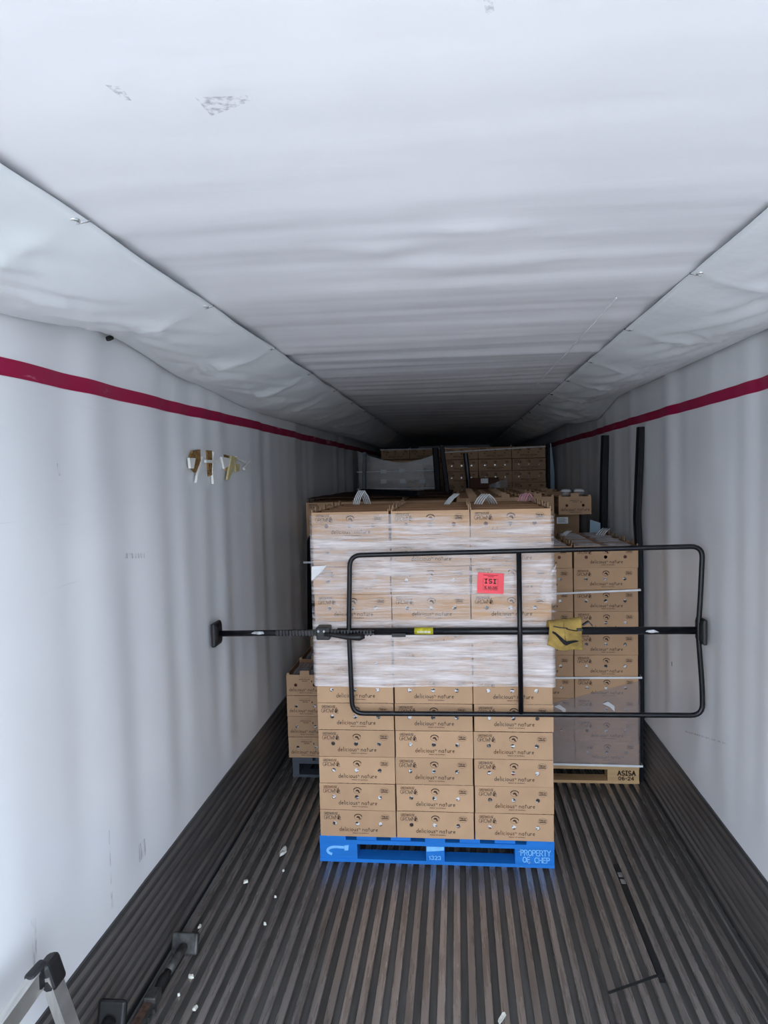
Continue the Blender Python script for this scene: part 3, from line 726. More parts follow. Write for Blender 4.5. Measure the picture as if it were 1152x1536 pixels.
def stack(x0, yf, zb, ncol, ndep, nrow, pitch, long_side, where, group, show, top_ind=True, clams=None, skip=None):
    """cartons on a pallet: front face at yf, left edge at x0. show(row, col): build that front carton as an individual"""
    w_, d_ = (0.407, 0.254) if long_side else (0.254, 0.407)
    rz = 0.0 if long_side else -PI / 2
    inner = []
    for r in range(nrow):
        for d in range(ndep):
            for c in range(ncol):
                if skip and skip(r, c, d): continue
                x, y, z = x0 + (c + 0.5) * w_, yf + (d + 0.5) * d_, zb + r * pitch
                last = r == nrow - 1
                cn = {1: ['only'], 2: ['left', 'right'], 3: ['left', 'middle', 'right'], 4: ['leftmost', 'second', 'third', 'rightmost']}[ncol][c]
                if d == 0 and show(r, c):
                    lab = 'brown printed produce carton, %s column, %s row up, %s' % (cn, ORD[r + 1] if not last else 'top', where)
                    carton(x + jit(0.003), y + jit(0.003), z, lab, group, rz + jit(0.006), last, 'long' if long_side else 'end')
                elif last and top_ind:
                    lab = 'open carton on top, %s column, %s row back, %s' % (cn, ORD[d + 1], where)
                    carton(x + jit(0.002), y + jit(0.002), z, lab, group + ', top layer', rz + jit(0.006), True, ())
                else:
                    inner.append((x, y, z))
                    continue
                if last and clams: fill(x, y, z, rz, 'in %s carton, %s row back, %s' % (cn, ORD[d + 1], clams), 'clamshells, ' + where, 0.0185 if nrow == 10 else 0.005)
    if inner: core(inner, w_ - 0.003, d_ - 0.003, pitch - 0.0015, 'plain inner cartons ' + where)

# ------------------------------------------------------------------ pallets
def pallet(name, x0, yf, w_, d_, mat, label, marks, h=0.14, bw=0.2):
    t = empty(name, (x0, yf, 0), label, 'pallet')
    ht, hs, hb = 0.020, 0.022, 0.018
    bz0, bz1 = hb, h - ht - hs
    for k in range(7):
        ww = 0.14 if k in (0, 6) else 0.105
        a = (w_ - 0.14) * k / 6 + (0.0 if k in (0, 6) else 0.0175)
        MB().box(a, a + ww, 0.004 * (k % 3), d_ - 0.004, h - ht, h).build('deck_board', mat, t)
    for y in (0.0, d_ / 2 - 0.05, d_ - 0.1): MB().box(0, w_, y, y + 0.1, bz1, h - ht).build('stringer_board', mat, t)
    for y in (0.0, d_ / 2 - 0.05, d_ - 0.1): MB().box(0, w_, y, y + 0.1, 0.0, hb).build('bottom_board', mat, t)
    for x in (0.0, w_ - 0.1): MB().box(x + 0.002, x + 0.098, 0.1, d_ - 0.1, 0.0, hb - 0.002).build('bottom_board', mat, t)
    for j, y in enumerate((0.002, d_ / 2 - 0.048, d_ - 0.098)):
        for i, (a, b) in enumerate(((0.001, bw), (w_ / 2 - 0.048, w_ / 2 + 0.048), (w_ - bw, w_ - 0.001))):
            o = MB().box(a, b, y, y + 0.096, bz0, bz1).build('block', mat, t)
            if j == 0 and i in marks: marks[i](o, a, b, y, bz0, bz1)
    return t

def chep_c(o, a, b, y, z0, z1):
    mb = MB(); put = front_put(y - 0.0006); cx, cz_ = (a + b) / 2 - 0.005, (z0 + z1) / 2 + 0.012
    cz_ -= 0.012
    ribbon(mb, [(cx + 0.030, cz_ + 0.020)] + [(cx - 0.010 + p, cz_ + q) for p, q in el(0, 0, 0.044, 0.021, 90, 235, 9)], 0.014, put)
    mb.poly([put(cx + 0.036, cz_ + 0.002), put(cx + 0.056, cz_ + 0.004), put(cx + 0.060, cz_ + 0.033), put(cx + 0.036, cz_ + 0.030)])
    mb.build('stencil_mark', 'stencil_blue', o)
def chep_text(o, a, b, y, z0, z1):
    mb = MB(); put = front_put(y - 0.0006); H_ = z1 - z0
    text(mb, 'PROPERTY', a + 0.030, z0 + H_ * 0.56, H_ * 0.36, 0.150, 0.0042, put, 0.16)
    text(mb, 'OF', a + 0.040, z0 + H_ * 0.12, H_ * 0.34, 0.035, 0.0042, put, 0.16)
    text(mb, 'CHEP', a + 0.100, z0 + H_ * 0.10, H_ * 0.34, 0.075, 0.0042, put, 0.18)
    mb.build('stencil_lettering', 'stencil_blue', o)
def chep_num(o, a, b, y, z0, z1):
    mb = MB(); put = front_put(y - 0.0006); H_ = z1 - z0
    text(mb, '1323', a + 0.016, z0 + H_ * 0.10, H_ * 0.24, 0.060, 0.0035, put, 0.2)
    mb.poly([put(a + 0.003, z1 - 0.030), put(b - 0.002, z1 - 0.022), put(b - 0.002, z1 - 0.003), put(a + 0.003, z1 - 0.003)])
    mb.build('stencil_lettering', 'stencil_blue', o)
def asisa(o, a, b, y, z0, z1):
    mb = MB(); put = front_put(y - 0.0006); H_ = z1 - z0
    text(mb, 'ASISA', a + 0.065, z0 + H_ * 0.50, H_ * 0.38, 0.11, 0.0075, put, 0.2)
    text(mb, '06-24', a + 0.070, z0 + H_ * 0.08, H_ * 0.28, 0.095, 0.0055, put, 0.22)
    mb.build('stencil_lettering', 'stencil_black', o)

pallet('blue_pallet', -0.757, 3.660, 1.221, 1.010, 'pallet_blue', 'bright blue wooden block pallet under the film-wrapped front stack', {0: chep_c, 1: chep_num, 2: chep_text})
pallet('wooden_pallet', -0.075, 4.700, 1.215, 1.010, 'pallet_natural', 'bare pine pallet marked ASISA under the stack by the right wall', {2: asisa}, 0.135)
pallet('wooden_pallet', -1.145, 4.705, 1.000, 1.215, 'pallet_grey', 'weathered blue-grey pallet under the low stack by the left wall', {}, 0.135, 0.045)
for x0, yf, w_, d_, lab in ((-1.262, 5.96, 1.22, 1.0, 'grey pallet under the tall stack behind the low stack'), (0.005, 5.752, 1.01, 1.21, 'grey pallet under the stack of cartons set end on'),
                            (-1.25, 7.06, 1.18, 1.0, 'grey pallet deep in the trailer on the left'), (0.005, 7.06, 1.01, 1.2, 'grey pallet deep in the trailer on the right'),
                            (-1.21, 8.91, 1.0, 0.5, 'grey pallet under the far film-wrapped stack'), (-0.13, 8.91, 1.21, 0.5, 'grey pallet under the far tall stack on the right'), (-1.06, 10.2, 1.21, 0.5, 'grey pallet under the farthest stack')):
    pallet('wooden_pallet', x0, yf, w_, d_, 'pallet_grey', lab, {}, 0.135)

# front stack: 3 across, 4 deep, 12 high
stack(-0.752, 3.658, 0.141, 3, 4, 12, 0.1427, True, 'film-wrapped front stack', 'cartons of the front stack', lambda r, c: True,
      clams='film-wrapped front stack')
# right wall stack: 10 high
stack(-0.080, 4.700, 0.137, 3, 4, 10, 0.1415, True, 'stack by the right wall', 'cartons of the right wall stack', lambda r, c: c > 0 or r == 9,
      clams='stack by right wall')
# low stack on the left: cartons end on, 4 high
stack(-1.170, 4.702, 0.136, 4, 3, 4, 0.1425, False, 'low stack by the left wall', 'cartons of the low stack', lambda r, c: c < 2 or r == 3,
      clams='low left stack')
# tall stack behind it
stack(-1.268, 5.958, 0.136, 3, 4, 12, 0.1400, True, 'tall stack behind the low stack', 'cartons of the tall left stack', lambda r, c: c == 0 or r == 11)
# cartons end on behind the right wall stack (fourth column slumped)
stack(-0.003, 5.75, 0.136, 4, 3, 12, 0.1418, False, 'end-on stack behind the right wall stack', 'cartons of the end-on stack', lambda r, c: r >= 10, True,
      'end-on stack', skip=lambda r, c, d: c == 3)
for k in range(9):
    z = 0.136 + k * 0.1425 + (0.034 if k > 2 else 0) + (0.034 if k > 6 else 0) + (0.03 if k == 8 else 0)
    carton(0.888, 5.955, z, 'brown carton in the slumped end column, %s up, showing its end' % ORD[k + 1] if k < 8 else 'brown carton with a white sticker, one below the top of the slumped end column', 'cartons of the slumped column', -PI / 2, k == 8, 'end')
carton(0.917, 5.957, 1.692, 'topmost brown carton of the slumped end column with tubs on it', 'cartons of the slumped column', -PI / 2, True, 'end')
o = MB().box(0.775, 0.862, 5.7475, 5.7495, 1.622, 1.672).build('address_sticker', 'sticker_white'); tag(o, 'white sticker on the carton below the top of the slumped column', 'sticker')
mbk = MB()
for k in range(6): mbk.box(0.783 , 0.783 + 0.07 * (1 - 0.12 * (k % 3)), 5.7470, 5.7476, 1.630 + k * 0.0062, 1.6325 + k * 0.0062)
mbk.build('sticker_print', 'dark_steel', o)
cells = [(0.89, 5.955 + 0.407 * d, 0.136 + r * 0.142) for d in (1, 2) for r in range(11)]
core(cells, 0.25, 0.40, 0.141, 'plain inner cartons behind the slumped end column')
# deeper rows
stack(-1.255, 7.055, 0.136, 3, 4, 12, 0.1400, True, 'deep stack on the left', 'cartons of the deep left stack', lambda r, c: r == 11)
stack(-0.003, 7.055, 0.136, 4, 3, 12, 0.1418, False, 'deep end-on stack on the right', 'cartons of the deep right stack', lambda r, c: r == 11, True,
      'deep right stack')
stack(-1.215, 8.91, 0.136, 2, 2, 14, 0.1480, True, 'far film-wrapped stack', 'cartons of the far wrapped stack', lambda r, c: r > 10, False)
stack(-0.140, 8.91, 0.136, 3, 2, 15, 0.1475, True, 'far tall stack on the right', 'cartons of the far right stack', lambda r, c: r > 10, False)
stack(-1.065, 10.2, 0.136, 3, 2, 15, 0.1510, True, 'farthest stack at the left', 'cartons of the farthest stack', lambda r, c: r > 12, False)

# dark sheets over the left tall stacks, standing for shade inside the open cartons
for x0, x1, y0, y1, z, lab in ((-1.272, -0.05, 6.02, 6.98, 1.8195, 'dark sheet added as carton shade on the tall stack behind the low stack'), (-1.25, -0.04, 7.06, 8.08, 1.8195, 'dark sheet added as carton shade on the deep stack on the left')):
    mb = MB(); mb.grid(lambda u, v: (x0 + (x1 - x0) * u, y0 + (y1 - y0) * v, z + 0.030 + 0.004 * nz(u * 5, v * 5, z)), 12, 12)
    o = mb.build('shade_sheet', 'cardboard_dark', smooth=True); solid(o, 0.004); tag(o, lab, 'dark sheet')

# loose open clamshells standing on the cartons
def ridged(mb, w_, h, n):
    for k in range(n):
        x = -w_ / 2 + w_ * (k + 0.5) / n
        mb.tube([(x, 0, 0), (x, 0, h)], w_ / n * 0.42, 6)
    mb.box(-w_ / 2, w_ / 2, -0.003, 0.003, 0.0, h)
def open_clam(loc, legs, mat, label):
    t = empty('open_clamshell', loc, label, 'clamshell', 'loose clamshells on the stacks')
    for (ang, rz, w_, h, n) in legs:
        mb = MB(); ridged(mb, w_, h, n)
        o = mb.build('lid' if legs.index((ang, rz, w_, h, n)) else 'tray', mat, t); o.rotation_euler = (0, ang, rz)
    return t
def vclam(x, y, z, h, spread, w_, mat, label, tilt=0.0, one=False):
    """an opened clamshell standing like a tent: two ridged halves meet at the top hinge"""
    t = empty('open_clamshell', (x, y, z), label, 'clamshell', 'loose clamshells on the stacks')
    for s_ in ((-1,) if one else (-1, 1)):
        mb = MB(); L = math.hypot(h, spread)
        top = Vector((0, 0, h)); foot = Vector((s_ * spread, 0, 0))
        d = (foot - top)
        for k in range(4):
            yy = (k - 1.5) / 1.5 * w_ / 2
            mb.tube([top + Vector((0, yy, 0)), top + d * 0.5 + Vector((s_ * 0.004, yy, 0.004)), foot + Vector((0, yy, 0))], 0.0038, 6)
        mb.cur = 1; mb.grid(lambda u, v: top + d * u + Vector((0, (v - 0.5) * w_, 0)), 2, 2)
        o = mb.build('tray' if s_ < 0 else 'lid', [mat, 'clamshell_sheet'], t, smooth=True)
    t.rotation_euler = (0, tilt, random.uniform(0.5, 0.9))
    return t
vclam(-0.545, 4.10, 1.872, 0.078, 0.040, 0.06, 'clamshell_silver', 'silvery opened clamshell standing like a tent on the left of the front stack')
vclam(0.000, 4.12, 1.862, 0.058, 0.070, 0.05, 'clamshell_silver', 'single silvery clamshell lid leaning at the middle of the front stack', one=True)
vclam(0.155, 3.98, 1.866, 0.052, 0.050, 0.07, 'clamshell_silver', 'ridged silvery clamshell tent at the right column of the front stack')
vclam(0.395, 4.22, 1.866, 0.045, 0.032, 0.06, 'clamshell_pink', 'pinkish clamshell tent at the back right of the front stack')
vclam(0.790, 5.20, 1.578, 0.032, 0.055, 0.04, 'clamshell_silver', 'slanting clamshell lid on the inner side of the right wall stack', one=True)
vclam(1.045, 5.20, 1.578, 0.045, 0.070, 0.06, 'clamshell_silver', 'slanting clamshell lid at the wall side of the right wall stack', one=True)
for x, lab in ((0.872, 'clear round tub on the slumped end column, left one'), (0.975, 'clear round tub on the slumped end column, right one')):
    t = empty('plastic_tub', (x, 5.92, 1.830), lab, 'tub', 'clear tubs on the slumped column')
    mb = MB(); mb.tube([(0, 0, 0), (0, 0, 0.035)], [0.033, 0.040], 14); mb.build('cup', 'clamshell_clear', t, smooth=True)
    mb = MB(); mb.tube([(0, 0, 0.036), (0, 0, 0.040), (0, 0, 0.055), (0, 0, 0.058)], [0.043, 0.043, 0.034, 0.020], 14); mb.build('lid', 'clamshell_silver', t, smooth=True)

# ------------------------------------------------------------------ stretch film
def film(x0, x1, y0, y1, zb, zt, mat, label, amp=0.003):
    """film round a stack; zb, zt are functions of x and y"""
    per = [(x0, y1), (x0, y0), (x1, y0), (x1, y1)]
    pts = []; R = 0.012
    segs = [((x0, y1), (x0, y0 + R)), ((x0, y0 + R), (x0 + R, y0)), ((x0 + R, y0), (x1 - R, y0)), ((x1 - R, y0), (x1, y0 + R)), ((x1, y0 + R), (x1, y1))]
    ns = [24, 2, 90, 2, 24]
    for (a, b), n in zip(segs, ns):
        for k in range(n): pts.append((a[0] + (b[0] - a[0]) * k / n, a[1] + (b[1] - a[1]) * k / n))
    pts.append(per[-1]); NV = 46; mb = MB()
    for i, (x, y) in enumerate(pts):
        for j in range(NV + 1):
            a, b = zb(x, y), zt(x, y); z = a + (b - a) * j / NV
            d = 0.5 + 0.5 * nz(x * 5 + y * 3, z * 22, 5.0)
            ox = -1 if x <= x0 + 1e-6 else (1 if x >= x1 - 1e-6 else 0); oy = -1 if y <= y0 + R + 1e-6 and ox == 0 else 0
            mb.v.append((x + ox * amp * d, y + oy * amp * d, z))
    for i in range(len(pts) - 1):
        for j in range(NV):
            k = i * (NV + 1) + j; mb.face((k, k + NV + 1, k + NV + 2, k + 1))
    o = mb.build('stretch_film', mat, smooth=True)
    return tag(o, label, 'stretch film')
film(-0.761, 0.478, 3.650, 4.682, lambda x, y: 0.945 + 0.010 * nz(x * 4, y * 2), lambda x, y: 1.838 + 0.004 * nz(x * 6, y), 'film_front', 'shiny white stretch film around the upper rows of the front stack')
film(-0.090, 1.148, 4.690, 5.73, lambda x, y: 0.125, lambda x, y: (0.345 + (x + 0.09) * 0.272) if y < 4.72 else (0.345 if x < 0 else 0.682), 'film_grey', 'grey stretch film with slanting top edge around the foot of the right wall stack')
film(-1.225, -0.215, 8.895, 9.42, lambda x, y: 1.84, lambda x, y: 2.18 + 0.11 * abs((x + 0.66) / 0.45) ** 1.6 if y < 8.92 else 2.25, 'film_dim', 'hazy stretch film around the far stack on the left')
# loose gathered film at the right edge of the front stack, and a folded corner on the left
mb = MB(); mb.grid(lambda u, v: (0.486 - 0.085 * (1 - abs(2 * v - 1) ** 1.5) * (1 - u), 3.640 - 0.010 * math.sin(PI * u) + 0.006 * nz(u * 9, v * 12), 1.295 + 0.28 * v), 10, 30)
o = mb.build('loose_film', 'film_front', smooth=True); tag(o, 'gathered loose film at the right edge of the front stack', 'stretch film')
mb = MB(); mb.poly([(-0.755, 3.636, 1.50), (-0.752, 3.632, 1.575), (-0.675, 3.640, 1.578), (-0.70, 3.642, 1.545)])
o = mb.build('loose_film', 'clamshell_silver'); solid(o, 0.001); tag(o, 'bright folded corner of film at the left edge of the front stack', 'stretch film')

# red paper label
t = empty('paper_label', (0.160, 3.643, 1.479), 'bright red paper label reading ISI on the film-wrapped front stack', 'label')
t.rotation_euler = (0, math.radians(3), 0)
MB().box(-0.066, 0.066, 0.0, 0.0012, -0.052, 0.052).build('sheet', 'label_red', t)
mb = MB(); put = front_put(-0.0006)
text(mb, 'ISI', -0.028, 0.000, 0.020, 0.054, 0.0048, put, 0.3)
text(mb, '5.10.05', -0.029, -0.030, 0.012, 0.062, 0.0030, put, 0.2)
mb.build('handwriting', 'label_ink', t)
mb = MB()
ribbon(mb, [(-0.037, 0.022), (0.037, 0.022), (0.037, -0.035), (-0.037, -0.035), (-0.037, 0.022)], 0.0014, put); ribbon(mb, [(-0.037, -0.014), (0.037, -0.014)], 0.001, put)
for k in range(14): ribbon(mb, [(-0.036 + k * 0.0052, 0.0405), (-0.0325 + k * 0.0052, 0.0405 + 0.001 * (k % 2))], 0.0034, put)
for k in range(6): ribbon(mb, [(-0.014 + k * 0.005, 0.033), (-0.0105 + k * 0.005, 0.033)], 0.0034, put)
mb.build('form_print', 'label_print', t)

# ------------------------------------------------------------------ load bar with hoop
BZ, BY = 1.243, 3.600
t = empty('load_bar', (0, BY, BZ), 'black load bar with welded hoop wedged across the trailer before the front stack', 'load bar')
MB().tube([(-0.62, 0, 0.0), (1.165, 0, 0.004)], 0.0190, 16).build('outer_tube', 'black_metal', t, smooth=True)
MB().tube([(-1.255, 0, -0.010), (-0.55, 0, -0.002)], 0.0158, 16).build('inner_tube', 'black_metal', t, smooth=True)
mb = MB()
for k in range(30): mb.box(-0.93 + k * 0.0165, -0.921 + k * 0.0165, -0.027, -0.014, -0.017, 0.012)
mb.box(-0.94, -0.43, -0.018, -0.010, -0.014, 0.010); mb.build('ratchet_rack', 'dark_steel', t)
o = MB().box(-0.725, -0.655, -0.038, 0.034, -0.036, 0.030).build('ratchet_housing', 'dark_steel', t); bevel(o, 0.006)
mb = MB()
for x in (-0.712, -0.683): mb.tube([(x, -0.039, 0.010), (x, -0.043, 0.010)], 0.006, 8)
mb.build('rivet', 'worn_metal', t)
o = MB(); o.tube([(-0.68, -0.040, -0.004), (-0.62, -0.043, -0.012), (-0.56, -0.045, -0.018), (-0.50, -0.046, -0.018), (-0.475, -0.046, -0.017)], [0.010, 0.010, 0.015, 0.019, 0.008], 10); o = o.build('ratchet_handle', 'black_rubber', t, smooth=True)
MB().box(-0.34, -0.27, -0.030, -0.012, -0.022, -0.004).build('stop_block', 'black_metal', t)
def foot_pad(x, s_, zc):
    f = MB(); hx = [(0.0, 0.062), (0.018, 0.062), (0.030, 0.040)]
    rings = []
    for dx, hh in hx:
        i = len(f.v); rings.append(i); f.v += [(x - s_ * dx, a * hh * 0.9, zc + b * hh) for a, b in ((-1, -1), (1, -1), (1, 1), (-1, 1))]
    for a, b in zip(rings, rings[1:]):
        for k in range(4): f.face((a + k, a + (k + 1) % 4, b + (k + 1) % 4, b + k))
    f.face([rings[0] + k for k in (3, 2, 1, 0)]); f.face([rings[-1] + k for k in range(4)])
    o = f.build('foot_pad', 'black_rubber', t); bevel(o, 0.006)
foot_pad(XL + 0.022, -1, -0.010); foot_pad(XR - 0.020, 1, 0.004)
def rounded(pts, r, n=6):
    out = []
    for k, p in enumerate(pts):
        a, b = Vector(pts[k - 1]), Vector(pts[(k + 1) % len(pts)]); p = Vector(p)
        u, v = (a - p).normalized(), (b - p).normalized(); s0, s1 = p + u * r, p + v * r
        for j in range(n + 1):
            q = j / n; out.append(s0 * (1 - q) ** 2 + p * 2 * q * (1 - q) + s1 * q ** 2)
    return out
hp = rounded([(-0.545, -0.012, 0.392), (1.172, -0.012, 0.416), (1.160, -0.012, 0.15), (1.150, -0.012, 0.0), (1.168, -0.012, -0.25), (1.172, -0.012, -0.412), (-0.552, -0.012, -0.420), (-0.560, -0.012, 0.0)], 0.058)
hp.append(hp[0])
MB().tube(hp, 0.0125, 10, cap=False).build('hoop', 'black_metal', t, smooth=True)
MB().tube([(0.298, -0.014, 0.400), (0.298, -0.014, -0.412)], 0.0130, 10).build('hoop_post', 'black_metal', t, smooth=True)
mb = MB(); mb.tube([(-0.226, 0, 0.002), (-0.132, 0, 0.002)], 0.0197, 16); tg = mb.build('warning_label', 'yellow_tag', t, smooth=True)
mb = MB(); put = lambda u, v: (u, -0.0203, v); text(mb, 'WARNING', -0.212, -0.002, 0.008, 0.066, 0.0018, put, 0.15); mb.build('label_print', 'sticker_white', tg)
mb = MB(); mb.poly([(-1.07, -0.0162, -0.006), (-1.03, -0.0162, -0.012), (-1.0, -0.0162, -0.008), (-1.005, -0.0162, 0.004), (-1.05, -0.0162, 0.005)]); mb.build('worn_patch', 'worn_metal', t)
mb = MB(); mb.poly([(0.90, -0.0195, 0.002), (0.93, -0.0195, -0.004), (0.965, -0.0195, 0.0), (0.94, -0.0195, 0.012), (0.91, -0.0195, 0.010)]); mb.build('worn_patch', 'worn_metal', t)

# yellow cloth pouch hung over the bar
t = empty('cloth_pouch', (0.515, BY, BZ), 'dirty yellow cloth pouch hung over the load bar', 'pouch')
def pouch(u, v):
    x = -0.088 + 0.176 * u + 0.012 * math.sin(PI * v) * (1 if u < 0.5 else -0.6)
    a = v
    if a < 0.62:                                   # front drop
        q = a / 0.62; z = -0.085 + 0.122 * q + 0.010 * nz(u * 3, q * 2); y = -0.030 - 0.020 * math.sin(PI * q) * math.sin(PI * min(1, u * 1.05)) + 0.005 * nz(u * 6, q * 6, 2)
    elif a < 0.80:
        q = (a - 0.62) / 0.18; z = 0.037 + 0.016 * math.sin(PI * q) + 0.016 * u; y = -0.030 + 0.060 * q
    else:
        q = (a - 0.80) / 0.2; z = 0.037 + 0.016 * u * (1 - q) - 0.05 * q; y = 0.030 + 0.004 * nz(u * 5, q * 5)
    if a < 0.62 and u < 0.25: z += (0.25 - u) * 0.10 * (1 - a / 0.62)
    return (x, y, z)
mb = MB(); mb.grid(pouch, 20, 30); o = mb.build('cloth', 'yellow_cloth', t, smooth=True); solid(o, 0.004)
def on(u, v, d=0.007): p = Vector(pouch(u, v)); return (p.x, p.y - d, p.z)
mb = MB()
for k in range(10):
    q0, q1 = k / 10, (k + 1) / 10
    f = lambda q: 0.40 - 0.20 * sm(0, 0.55, q) + 0.02 * q
    th = lambda q: 0.050 * math.sin(PI * min(1, q * 0.80 + 0.15)) + 0.004
    mb.quad(on(0.08 + 0.80 * q0, f(q0) - th(q0)), on(0.08 + 0.80 * q1, f(q1) - th(q1)), on(0.08 + 0.80 * q1, f(q1) + th(q1)), on(0.08 + 0.80 * q0, f(q0) + th(q0)))
mb.build('slit', 'hole_black', t)
mb = MB(); mb.tube([on(0.12 + 0.075 * k, 0.60 - 0.010 * k, 0.004) for k in range(11)], 0.0028, 6); mb.box(0.055, 0.082, -0.050, -0.036, 0.012, 0.024); mb.build('zipper', 'black_rubber', t)
mb = MB(); mb.bar((0.088, 0.0, 0.030), (0.118, 0.0, 0.050), 0.02, 0.006); mb.bar((0.118, 0, 0.050), (0.135, 0, 0.030), 0.02, 0.006); mb.build('clip', 'black_rubber', t)

# ------------------------------------------------------------------ black padded posts between the stacks
def post(path, wd, th, label, mat='black_pad', hl=None):
    t = empty('padded_post', (path[-1][0], path[-1][1], 0), label, 'post', 'padded posts between the stacks')
    o0 = Vector(t.location); P = [Vector(p) - o0 for p in path]
    mb = MB(); n = 8; fine = []
    for a, b in zip(P, P[1:]):
        for k in range(5): fine.append(a.lerp(b, sm(0, 1, k / 5) * 0.5 + k / 10))
    fine.append(P[-1])
    def sec(p): return [(p.x - wd / 2, p.y + th / 2, p.z), (p.x - wd / 2, p.y - th / 4, p.z), (p.x - wd / 3, p.y - th / 2, p.z), (p.x + wd / 3, p.y - th / 2, p.z), (p.x + wd / 2, p.y - th / 4, p.z), (p.x + wd / 2, p.y + th / 2, p.z)]
    for p in fine: mb.v += sec(p)
    for k in range(len(fine) - 1):
        for j in range(6): a = k * 6; mb.face((a + j, a + (j + 1) % 6, a + 6 + (j + 1) % 6, a + 6 + j))
    mb.face(range(6)); mb.face([(len(fine) - 1) * 6 + j for j in range(6)][::-1])
    mb.build('pad', mat, t)
    mb = MB(); mb.v = []
    for p in fine: mb.v += [(p.x - wd * 0.10, p.y - th / 2 - 0.004, p.z), (p.x + wd * 0.22, p.y - th / 2 - 0.004, p.z)]
    for k in range(len(fine) - 1): mb.face((2 * k, 2 * k + 1, 2 * k + 3, 2 * k + 2))
    o = mb.build('mid_strip', hl or 'black_pad', t); solid(o, 0.006)  # strip stands for the highlight along the post; hl tints it
    return t
post([(1.176, 4.76, 2.304), (1.160, 4.76, 1.95), (1.150, 4.76, 1.72), (1.160, 4.76, 1.5), (1.163, 4.76, 0.9), (1.163, 4.76, 0)], 0.044, 0.05, 'black padded post leaning on the right wall beside the right wall stack')
post([(1.170, 5.84, 2.306), (1.158, 5.84, 2.0), (1.150, 5.84, 1.57), (1.140, 5.84, 0)], 0.058, 0.05, 'black padded post by the right wall beside the slumped column')
post([(-0.140, 7.018, 2.307), (-0.082, 7.018, 1.764), (-0.025, 7.018, 1.2), (-0.025, 7.018, 0)], 0.046, 0.045, 'black padded post rising at the middle behind the front stack, the tallest one')
post([(-0.240, 8.32, 2.33), (-0.215, 8.32, 1.816), (-0.20, 8.32, 0)], 0.070, 0.045, 'black padded post in front of the far wrapped stack')
post([(0.110, 8.84, 2.275), (0.140, 8.84, 1.932), (0.2, 8.84, 0)], 0.055, 0.04, 'slim dark post in front of the far tall stack on the right', hl='blue_grey_pad')  # grey strip paints in the lit side of this post
post([(1.098, 8.84, 2.365), (1.100, 8.84, 1.85), (1.100, 8.84, 0)], 0.034, 0.04, 'black post at the right edge of the far tall stack')
post([(-1.060, 8.32, 2.30), (-1.075, 8.32, 1.866), (-1.075, 8.32, 0)], 0.045, 0.04, 'blue-grey post at the left edge of the far wrapped stack', 'blue_grey_pad', 'blue_grey_pad')
t = empty('padded_bar', (-0.85, 6.52, 1.89), 'black padded bar lying slantwise on the tall stack behind the low stack', 'bar')
MB().bar((0.0, 0.0, 0.0), (0.52, -0.64, -0.012), 0.07, 0.045).build('pad', 'black_pad', t)
MB().bar((-0.02, 0.03, 0.0), (0.54, -0.665, -0.012), 0.03, 0.028).build('mid_strip', 'dark_steel', t)
# hoop standing on the low stack
t = empty('padded_hoop', (-0.9, 5.86, 0.71), 'black padded hoop standing on the low stack behind the front stack', 'hoop')
h1 = rounded([(-0.335, 0, 0.0), (-0.315, 0, 0.835), (0.35, 0, 0.835), (0.35, 0, 0.0)], 0.06)[7:-7]
MB().tube([(-0.335, 0, 0)] + h1 + [(0.35, 0, 0)], 0.030, 10).build('tube', 'black_pad', t, smooth=True)
o = MB().box(-0.375, -0.26, -0.032, -0.030, 0.610, 0.626).build('tie', 'strap_white', t)

# ------------------------------------------------------------------ strapping bands and stickers
def band(x0, x1, y0, y1, z0, z1, label, h=0.012):
    t_ = 0.0015; mb = MB()
    def seg(p, q):
        (xa, ya, za), (xb, yb, zb) = p, q
        n = Vector((yb - ya, -(xb - xa), 0)).normalized() * t_
        for s_ in (0, 1):
            pass
        i = len(mb.v)
        mb.v += [(xa, ya, za), (xb, yb, zb), (xb, yb, zb + h), (xa, ya, za + h), (xa + n.x, ya + n.y, za), (xb + n.x, yb + n.y, zb), (xb + n.x, yb + n.y, zb + h), (xa + n.x, ya + n.y, za + h)]
        for f in ((0, 1, 2, 3), (7, 6, 5, 4), (0, 4, 5, 1), (3, 2, 6, 7), (0, 3, 7, 4), (1, 5, 6, 2)): mb.face(tuple(i + k for k in f))
    seg((x0, y1, z0), (x0, y0, z0)); seg((x0, y0, z0), (x1, y0, z1)); seg((x1, y0, z1), (x1, y1, z1))
    o = mb.build('strapping_band', 'strap_white'); return tag(o, label, 'strap', 'white strapping bands')
band(-0.092, 1.150, 4.684, 5.72, 1.215, 1.262, 'white strapping band round the upper right wall stack')
band(-0.096, 1.155, 4.682, 5.72, 0.688, 0.697, 'white strapping band round the middle of the right wall stack')
band(-0.098, 1.158, 4.682, 5.72, 0.128, 0.118, 'white band at the foot of the right wall stack above its pallet', 0.014)
band(-0.150, 1.075, 8.885, 9.42, 2.285, 2.326, 'white band across the top of the far tall stack on the right')
band(-1.235, -0.205, 8.885, 9.42, 2.070, 2.070, 'white band across the middle of the far wrapped stack')
band(-1.235, -0.205, 8.885, 9.42, 1.858, 1.852, 'white band low on the far wrapped stack')
band(-1.075, 0.16, 10.19, 10.7, 2.380, 2.380, 'white band along the top of the farthest stack')
